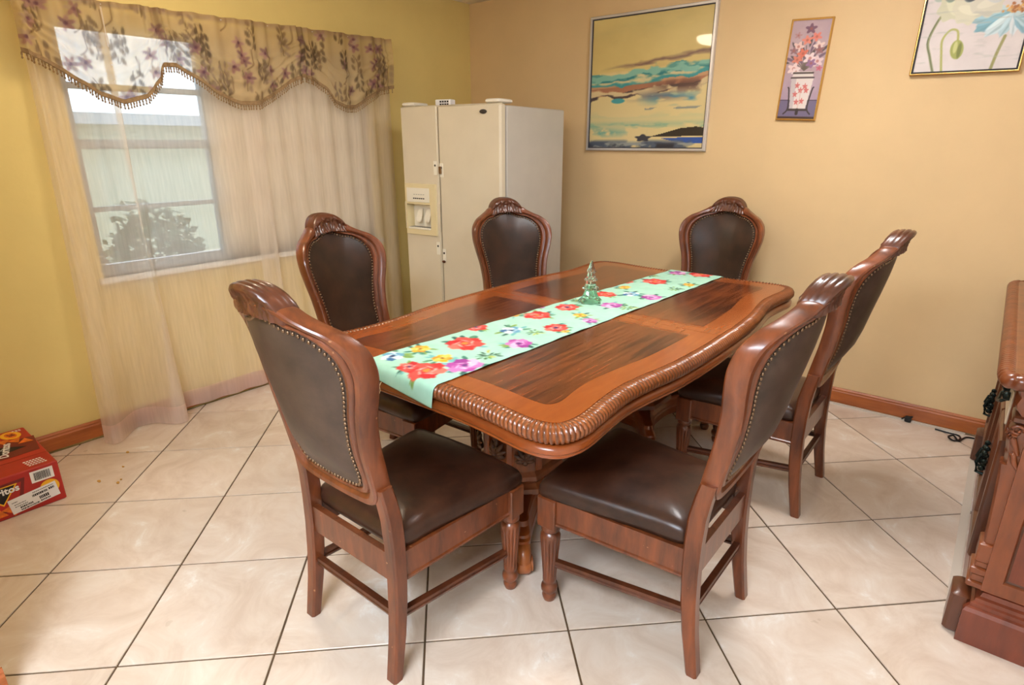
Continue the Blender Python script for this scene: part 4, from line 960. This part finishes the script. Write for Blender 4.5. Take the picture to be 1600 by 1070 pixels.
# ------------------------------------------------------------ china chest
ch = thing('china_chest', 'carved walnut sideboard with rope-edged top against the side wall', 'sideboard', (3.60, -.98, 0))
hl = .735; DP = .52
MB().box(.055, DP, -hl + .02, hl - .02, .17, .85, .003).build('carcass', M['c_wood'], ch)
def plin(x0, x1, y0, y1, st): 
    mb = MB()
    def R(i, z): return [(x0 + i, y0 + i, z), (x1, y0 + i, z), (x1, y1 - i, z), (x0 + i, y1 - i, z)]
    return mb.rings([R(i, z) for i, z in st])
plin(.045, DP, -hl - .035, hl + .035, [(0, 0), (0, .115), (.006, .126), (.014, .130), (.014, .142), (.022, .146), (.024, .156), (.034, .160), (.038, .174), (.05, .178)]).build('plinth', M['c_red'], ch, ang=20)
for sg in (-1, 1):
    y = sg * (hl - .045)
    MB().box(.008, .06, y - .055, y + .055, 0, .15, .01).build('plinth_block', M['c_dark'], ch)
    pl = MB()
    pl.box(.036, .09, y - .042, y + .042, .178, .20, .004); pl.box(.044, .09, y - .036, y + .036, .20, .225, .003); pl.box(.036, .09, y - .042, y + .042, .225, .25, .004); pl.box(.046, .09, y - .034, y + .034, .25, .27, .002); pl.box(.042, .095, y - .040, y + .040, .27, .335, .004)
    pl.build('pilaster_base', M['c_wood'], ch)
    sh = MB()
    for k in (-1, 0, 1):
        sh.rings([[(x + u, y + k * .021 + v, z) for u, v in ((-.012, -.009), (-.016, 0), (-.012, .009), (.03, .009), (.03, -.009))] for x, z in ((.068, .335), (.064, .42), (.060, .50), (.056, .56), (.052, .60))])
    sh.build('pilaster_shaft', M['c_wood'], ch, ang=35)
    cp = MB(); cp.rings([[(x + u * 1, y + v, z) for u, v in ((-.014, -.030), (-.022, 0), (-.014, .030), (.04, .030), (.04, -.030))] for x, z in ((.066, .60), (.062, .64), (.056, .68), (.056, .715), (.062, .737))])
    for k in range(-3, 4):
        yy = y + k * .012; dx = .004 * abs(k)
        cp.tube([(.064 + dx, yy, .598), (.052 + dx, yy, .618), (.046 + dx, yy * .8 + (y + k * .015) * .2, .640), (.050 + dx, yy, .652)], [.006, .008, .008, .004], 7)
        cp.tube([(.056 + dx, yy, .640), (.046 + dx, y + k * .013, .665), (.036 + dx, y + k * .0145, .690), (.034 + dx, y + k * .016, .702), (.042 + dx, y + k * .016, .700)], [.005, .0075, .008, .006, .003], 7)
    for sy in (-1, 1):
        cp.tube([(.052 + .018 * math.cos(a_) * (1 - a_ / 9), y + sy * .036, .712 + .018 * math.sin(a_) * (1 - a_ / 9)) for a_ in np.linspace(0, 7, 22)], .0055, 7)
    cp.build('carved_capital', M['c_wood'], ch, ang=60)
    MB().box(.034, .10, y - .046, y + .046, .737, .757, .004).build('capital_block', M['c_dark'], ch)
    br = MB()
    for k in (-1, 0, 1):
        br.rings([[(x + u, y + k * .026 + v, z) for u, v in ((-.01, -.011), (-.015, 0), (-.01, .011), (.05, .011), (.05, -.011))] for x, z in ((.064, .757), (.052, .772), (.046, .79), (.052, .81), (.044, .83), (.030, .846))])
    br.build('scroll_bracket', M['c_wood'], ch, ang=45)
# four doors with raised frames, drawers above, pulls
dw = (2 * hl - .26) / 4
for k in range(4):
    y0 = -hl + .13 + k * dw; y1 = y0 + dw
    d = MB()
    def R(i, x): return [(x, y0 + .006 + i, .205 + i), (x, y1 - .006 - i, .205 + i), (x, y1 - .006 - i, .625 - i), (x, y0 + .006 + i, .625 - i)]
    d.rings([R(0, .06), R(0, .034), R(.006, .028), R(.035, .028), R(.042, .036), R(.048, .05)], cap=False)
    dd = d.build('chest_door', M['c_dark'], ch, ang=20)
    MB().box(.046, .056, y0 + .05, y1 - .05, .25, .58, .004).build('door_panel', M['c_glass'], dd)
    MB().tube([(.046, y0 + dw * .5 + .10 * math.cos(a), .415 + .14 * math.sin(a)) for a in np.linspace(0, 2 * PI, 33)], .0045, 6).build('door_moulding', M['c_wood'], dd)
    py = y1 - .028 if k % 2 == 0 else y0 + .028
    hb = MB(); hb.tube([(.026, py, .455), (.006, py, .45), (-.002, py, .42), (.004, py, .385), (.024, py, .38)], .006, 8)
    for a in range(9): hb.sphere((.018 - .004 * (a % 2), py + .014 * math.cos(a * 2.4), .395 + .0095 * a), .010, 7, 5)
    hb.build('door_pull', M['c_pull'], dd)
    w2 = MB().box(.034, .06, y0 + .008, y1 - .008, .645, .80, .006).build('drawer_front', M['c_wood'], ch)
    MB().box(.029, .036, y0 + .03, y1 - .03, .667, .778, .003).build('drawer_panel', M['c_glass'], w2)
    hb = MB(); yc = (y0 + y1) / 2
    hb.tube([(.03, yc - .045, .73), (.010, yc - .042, .715), (.004, yc, .70), (.010, yc + .042, .715), (.03, yc + .045, .73)], .0055, 8)
    for s_ in (-1, 1): hb.sphere((.022, yc + s_ * .045, .735), .015, 8, 6)
    hb.build('drawer_pull', M['c_pull'], w2)
# end panels
for sg in (-1, 1):
    ye = sg * (hl - .012); sp_ = MB(); 
    def R(i, d): return [(.075 + i, ye + sg * d, .182 + i), (DP - i, ye + sg * d, .182 + i), (DP - i, ye + sg * d, .845 - i), (.075 + i, ye + sg * d, .845 - i)]
    ep = sp_.rings([R(0, -.01), R(0, .014), R(.045, .014), R(.05, .006), R(.06, .002)], cap=False).build('end_frame', M['c_wood'], ch, ang=20)
    MB().box(.115, DP - .04, min(ye, ye + sg * .004), max(ye, ye + sg * .004), .22, .81).build('end_panel', M['c_red'], ep, smooth=False)
# top with gadrooned edge
mb = MB()
def R(i, z): return [(-.028 + i, -hl - .05 + i, z), (DP + .01, -hl - .05 + i, z), (DP + .01, hl + .05 - i, z), (-.028 + i, hl + .05 - i, z)]
mb.rings([R(.04, .845), R(.03, .852), R(.03, .876), R(.045, .884)]).build('top', M['c_wood'], ch, ang=20)
pth = resample(np.array([(DP + .01, -hl - .022), (.03, -hl - .022), (.006, -hl - .012), (.0, -hl + .02), (.0, hl - .02), (.006, hl + .012), (.03, hl + .022), (DP + .01, hl + .022)]), 900)
tg2 = np.gradient(pth, axis=0); tg2 /= np.linalg.norm(tg2, axis=1)[:, None]; nr2 = np.stack([-tg2[:, 1], tg2[:, 0]], 1) * -1
if nr2[450][0] > 0: nr2 = -nr2
rs = []
for i in range(900):
    ring = []
    for k in range(9):
        th = -1.8 + (PI + 1.7) * k / 8; r = .0235 + .0038 * (abs(math.sin(PI * (i * 118 / 900 + k * .11))) ** .6 - .6)
        ring.append((*(pth[i] + nr2[i] * r * math.cos(th)), .863 + r * math.sin(th)))
    rs.append(ring)
MB().rings(rs, cap=False, closed=False).build('rope_edging', M['c_wood'], ch, ang=75, fix=False)

# ------------------------------------------------------------ snack box
BX = thing('snack_box', 'red cardboard carton of tortilla chips on the floor by the window wall', 'box', (.285, -3.462, 0))
MB().box(-.255, .255, -.205, .205, 0, .185, .004).build('carton', M['red'], BX, ang=30)
def text(s, size, mat, parent, name, mtx, depth=.0004, bold=0.0, shear=0.0):
    cu = bpy.data.curves.new(name, 'FONT'); cu.body = s; cu.size = size; cu.extrude = depth; cu.offset = bold; cu.shear = shear; cu.align_x = 'CENTER'; cu.align_y = 'CENTER'; cu.resolution_u = 2
    ob = bpy.data.objects.new(name, cu); C.objects.link(ob); dg = bpy.context.evaluated_depsgraph_get(); dg.update()
    me = bpy.data.meshes.new_from_object(ob.evaluated_get(dg)); bpy.data.objects.remove(ob); bpy.data.curves.remove(cu)
    o = bpy.data.objects.new(name, me); C.objects.link(o); me.materials.clear(); me.materials.append(mat); o.parent = parent; o.matrix_local = mtx; return o
def face_x(y, z, d=.0006, rot=0): return Matrix.Translation((.255 + d, y, z)) @ Matrix(((0, 0, 1, 0), (1, 0, 0, 0), (0, 1, 0, 0), (0, 0, 0, 1))) @ Matrix.Rotation(rot, 4, 'Z')
def face_t(x, y, d=.0006, rot=0): return Matrix.Translation((x, y, .185 + d)) @ Matrix.Rotation(rot, 4, 'Z')
def flat(name, pts, mat, mtx, th=.0005):
    o = MB().prism(pts, 0, th).build(name, mat, BX, smooth=False); o.matrix_local = mtx; return o
circ = lambda rx, ry, n=28: [(rx * math.cos(2 * PI * k / n), ry * math.sin(2 * PI * k / n)) for k in range(n)]
# front (room side): dark bag art, triangle logo, chips, barcode, shipping sticker
flat('printed_panel', [(-.15, -.07), (.085, -.07), (.115, .06), (-.15, .05)], M['darkred'], face_x(-.03, .10, .0002))
flat('printed_panel', [(-.15, -.055), (.072, -.055), (.10, .045), (-.15, .04)], M['red'], face_x(-.03, .10, .0008))
flat('logo_triangle', [(-.09, .034), (.045, .034), (-.015, -.05)], M['yellow'], face_x(.012, .112, .0014)); flat('logo_triangle', [(-.082, .030), (.036, .030), (-.015, -.042)], M['ink'], face_x(.012, .112, .0020))
text('Doritos', .040, M['paper'], BX, 'lettering', face_x(-.004, .124, .0042, .04), bold=.0012)
for x, y, a in ((-.08, .025, .3), (-.05, .018, -.5), (-.02, .03, .9), (.0, .016, .2), (-.11, .03, 1.4)):
    flat('printed_chip', [(.026 * math.cos(a + k * 2.094), .024 * math.sin(a + k * 2.094)) for k in range(3)], M['orange'], face_x(x + .03, y + .012, .0024))
flat('printed_dot', circ(.034, .034), M['yellow'], face_x(.158, .080, .0006))
flat('barcode_label', [(-.040, -.026), (.040, -.026), (.040, .026), (-.040, .026)], M['paper'], face_x(.143, .145, .0006))
mb = MB(); x = -.028
while x < .028:
    wv = random.choice([.0008, .0014, .002]); mb.box(x, x + wv, -.018, .018, .0, .0005); x += wv + random.choice([.0012, .0018])
o = mb.build('barcode', M['ink'], BX, smooth=False); o.matrix_local = face_x(.143, .145, .0014)
st_ = flat('shipping_sticker', [(-.085, -.034), (.085, -.034), (.085, .034), (-.085, .034)], M['paper'], face_x(.098, .056, .0030, .12))
mb = MB(); rr_ = random.Random(2)
for (x0, x1, z, h) in ((-.075, -.055, .016, .004), (-.07, -.03, .004, .003), (-.07, -.025, -.006, .003), (-.055, -.01, -.016, .008), (-.055, .01, -.027, .006), (.0, .075, .024, .003), (-.005, .05, .010, .010), (.055, .075, .012, .010), (.015, .05, -.010, .014), (.015, .05, -.025, .006)):
    x = x0
    while x < x1:
        wv = rr_.choice([.002, .0035, .005]); mb.box(x, min(x + wv, x1), z - h / 2, z + h / 2, 0, .0005); x += wv + .0016
o = mb.build('sticker_print', M['ink'], BX, smooth=False); o.matrix_local = face_x(.098, .056, .0036, .12)
# top: two flaps meeting at a taped seam, art and wording
o = MB().box(-.254, .254, -.0012, .0012, 0, .0004).build('flap_seam', M['darkred'], BX, smooth=False); o.matrix_local = face_t(0.12, 0, .0004, PI / 2) @ Matrix.Diagonal((.8, 1, 1, 1))
flat('printed_panel', [(-.11, -.20), (.10, -.20), (.09, .13), (-.09, .15)], M['darkred'], face_t(-.02, .06, .0003))
flat('logo_triangle', [(-.07, -.03), (.07, -.03), (0, .055)], M['ink'], face_t(-.02, .085, .0009, PI / 2 + .2))
text('Doritos', .05, M['paper'], BX, 'lettering', face_t(-.02, .085, .0018, PI * .92), bold=.001)
flat('printed_dot', circ(.052, .036), M['yellow'], face_t(-.185, .14, .0009, .25)); flat('printed_dot', circ(.036, .020), M['orange'], face_t(-.185, .14, .0015, .25))
text('28', .034, M['darkred'], BX, 'lettering', face_t(-.185, .14, .0022, .25), bold=.001)
for x, y, a in ((-.10, -.02, .3), (-.06, -.06, -.5), (-.05, .13, .9), (-.09, .10, .2), (.03, -.08, 1.4), (-.11, .06, 2)):
    flat('printed_chip', [(.036 * math.cos(a + k * 2.094), .032 * math.sin(a + k * 2.094)) for k in range(3)], M['orange'], face_t(x - .02, y + .04, .0014))
mb = MB()
for k in range(4):
    for j in range(6): mb.box(.165 + k * .017, .173 + k * .017, .105 + j * .011 + .003 * k, .113 + j * .011 + .003 * k, 0, .0004)
for j in range(5): mb.box(-.235, -.228, .13 + j * .012, .139 + j * .012, 0, .0004); mb.box(-.222, -.216, .13 + j * .012, .139 + j * .012, 0, .0004)
o = mb.build('small_print', M['paper'], BX, smooth=False); o.matrix_local = face_t(0, 0, .0006)

# ------------------------------------------------------------ small things
tag(MB().tube(catmull([(3.44, -.052, .005), (3.50, -.06, .005), (3.545, -.065, .005), (3.555, -.11, .005), (3.53, -.155, .007), (3.505, -.13, .011), (3.525, -.10, .012), (3.55, -.145, .008), (3.565, -.10, .006), (3.585, -.06, .005), (3.64, -.05, .005)], 6), .0045, 8).build('power_cable', M['black']), 'black power cable looped on the floor beside the sideboard', 'cable')
pg = thing('cable_clip', 'small black cable clip at the foot of the tan wall', 'clip', (3.31, -.031, .0))
MB().box(-.016, .016, -.012, .012, .0005, .034, .004).build('body', M['black'], pg); MB().tube([(-.03, 0, .01), (-.01, 0, .03), (.02, 0, .036)], .004, 8).build('tail', M['black'], pg)
for k, (x, y, s_) in enumerate(((.30, -2.93, .011), (.44, -3.0, .007), (.58, -3.07, .010), (.50, -3.12, .012), (.56, -3.05, .006))):
    mb = MB(); n = 7; a0 = k * 1.3
    mb.prism([(s_ * (1 + .4 * math.sin(3.1 * i + k)) * math.cos(2 * PI * i / n + a0), .6 * s_ * (1 + .3 * math.cos(2.3 * i)) * math.sin(2 * PI * i / n + a0)) for i in range(n)], 0, .003)
    o = mb.build('chip_crumb', M['crumb']); o.location = (x, y, .0002); tag(o, 'tiny golden chip crumb on the tile floor near the snack box', 'crumb', 'chip crumbs on the floor')
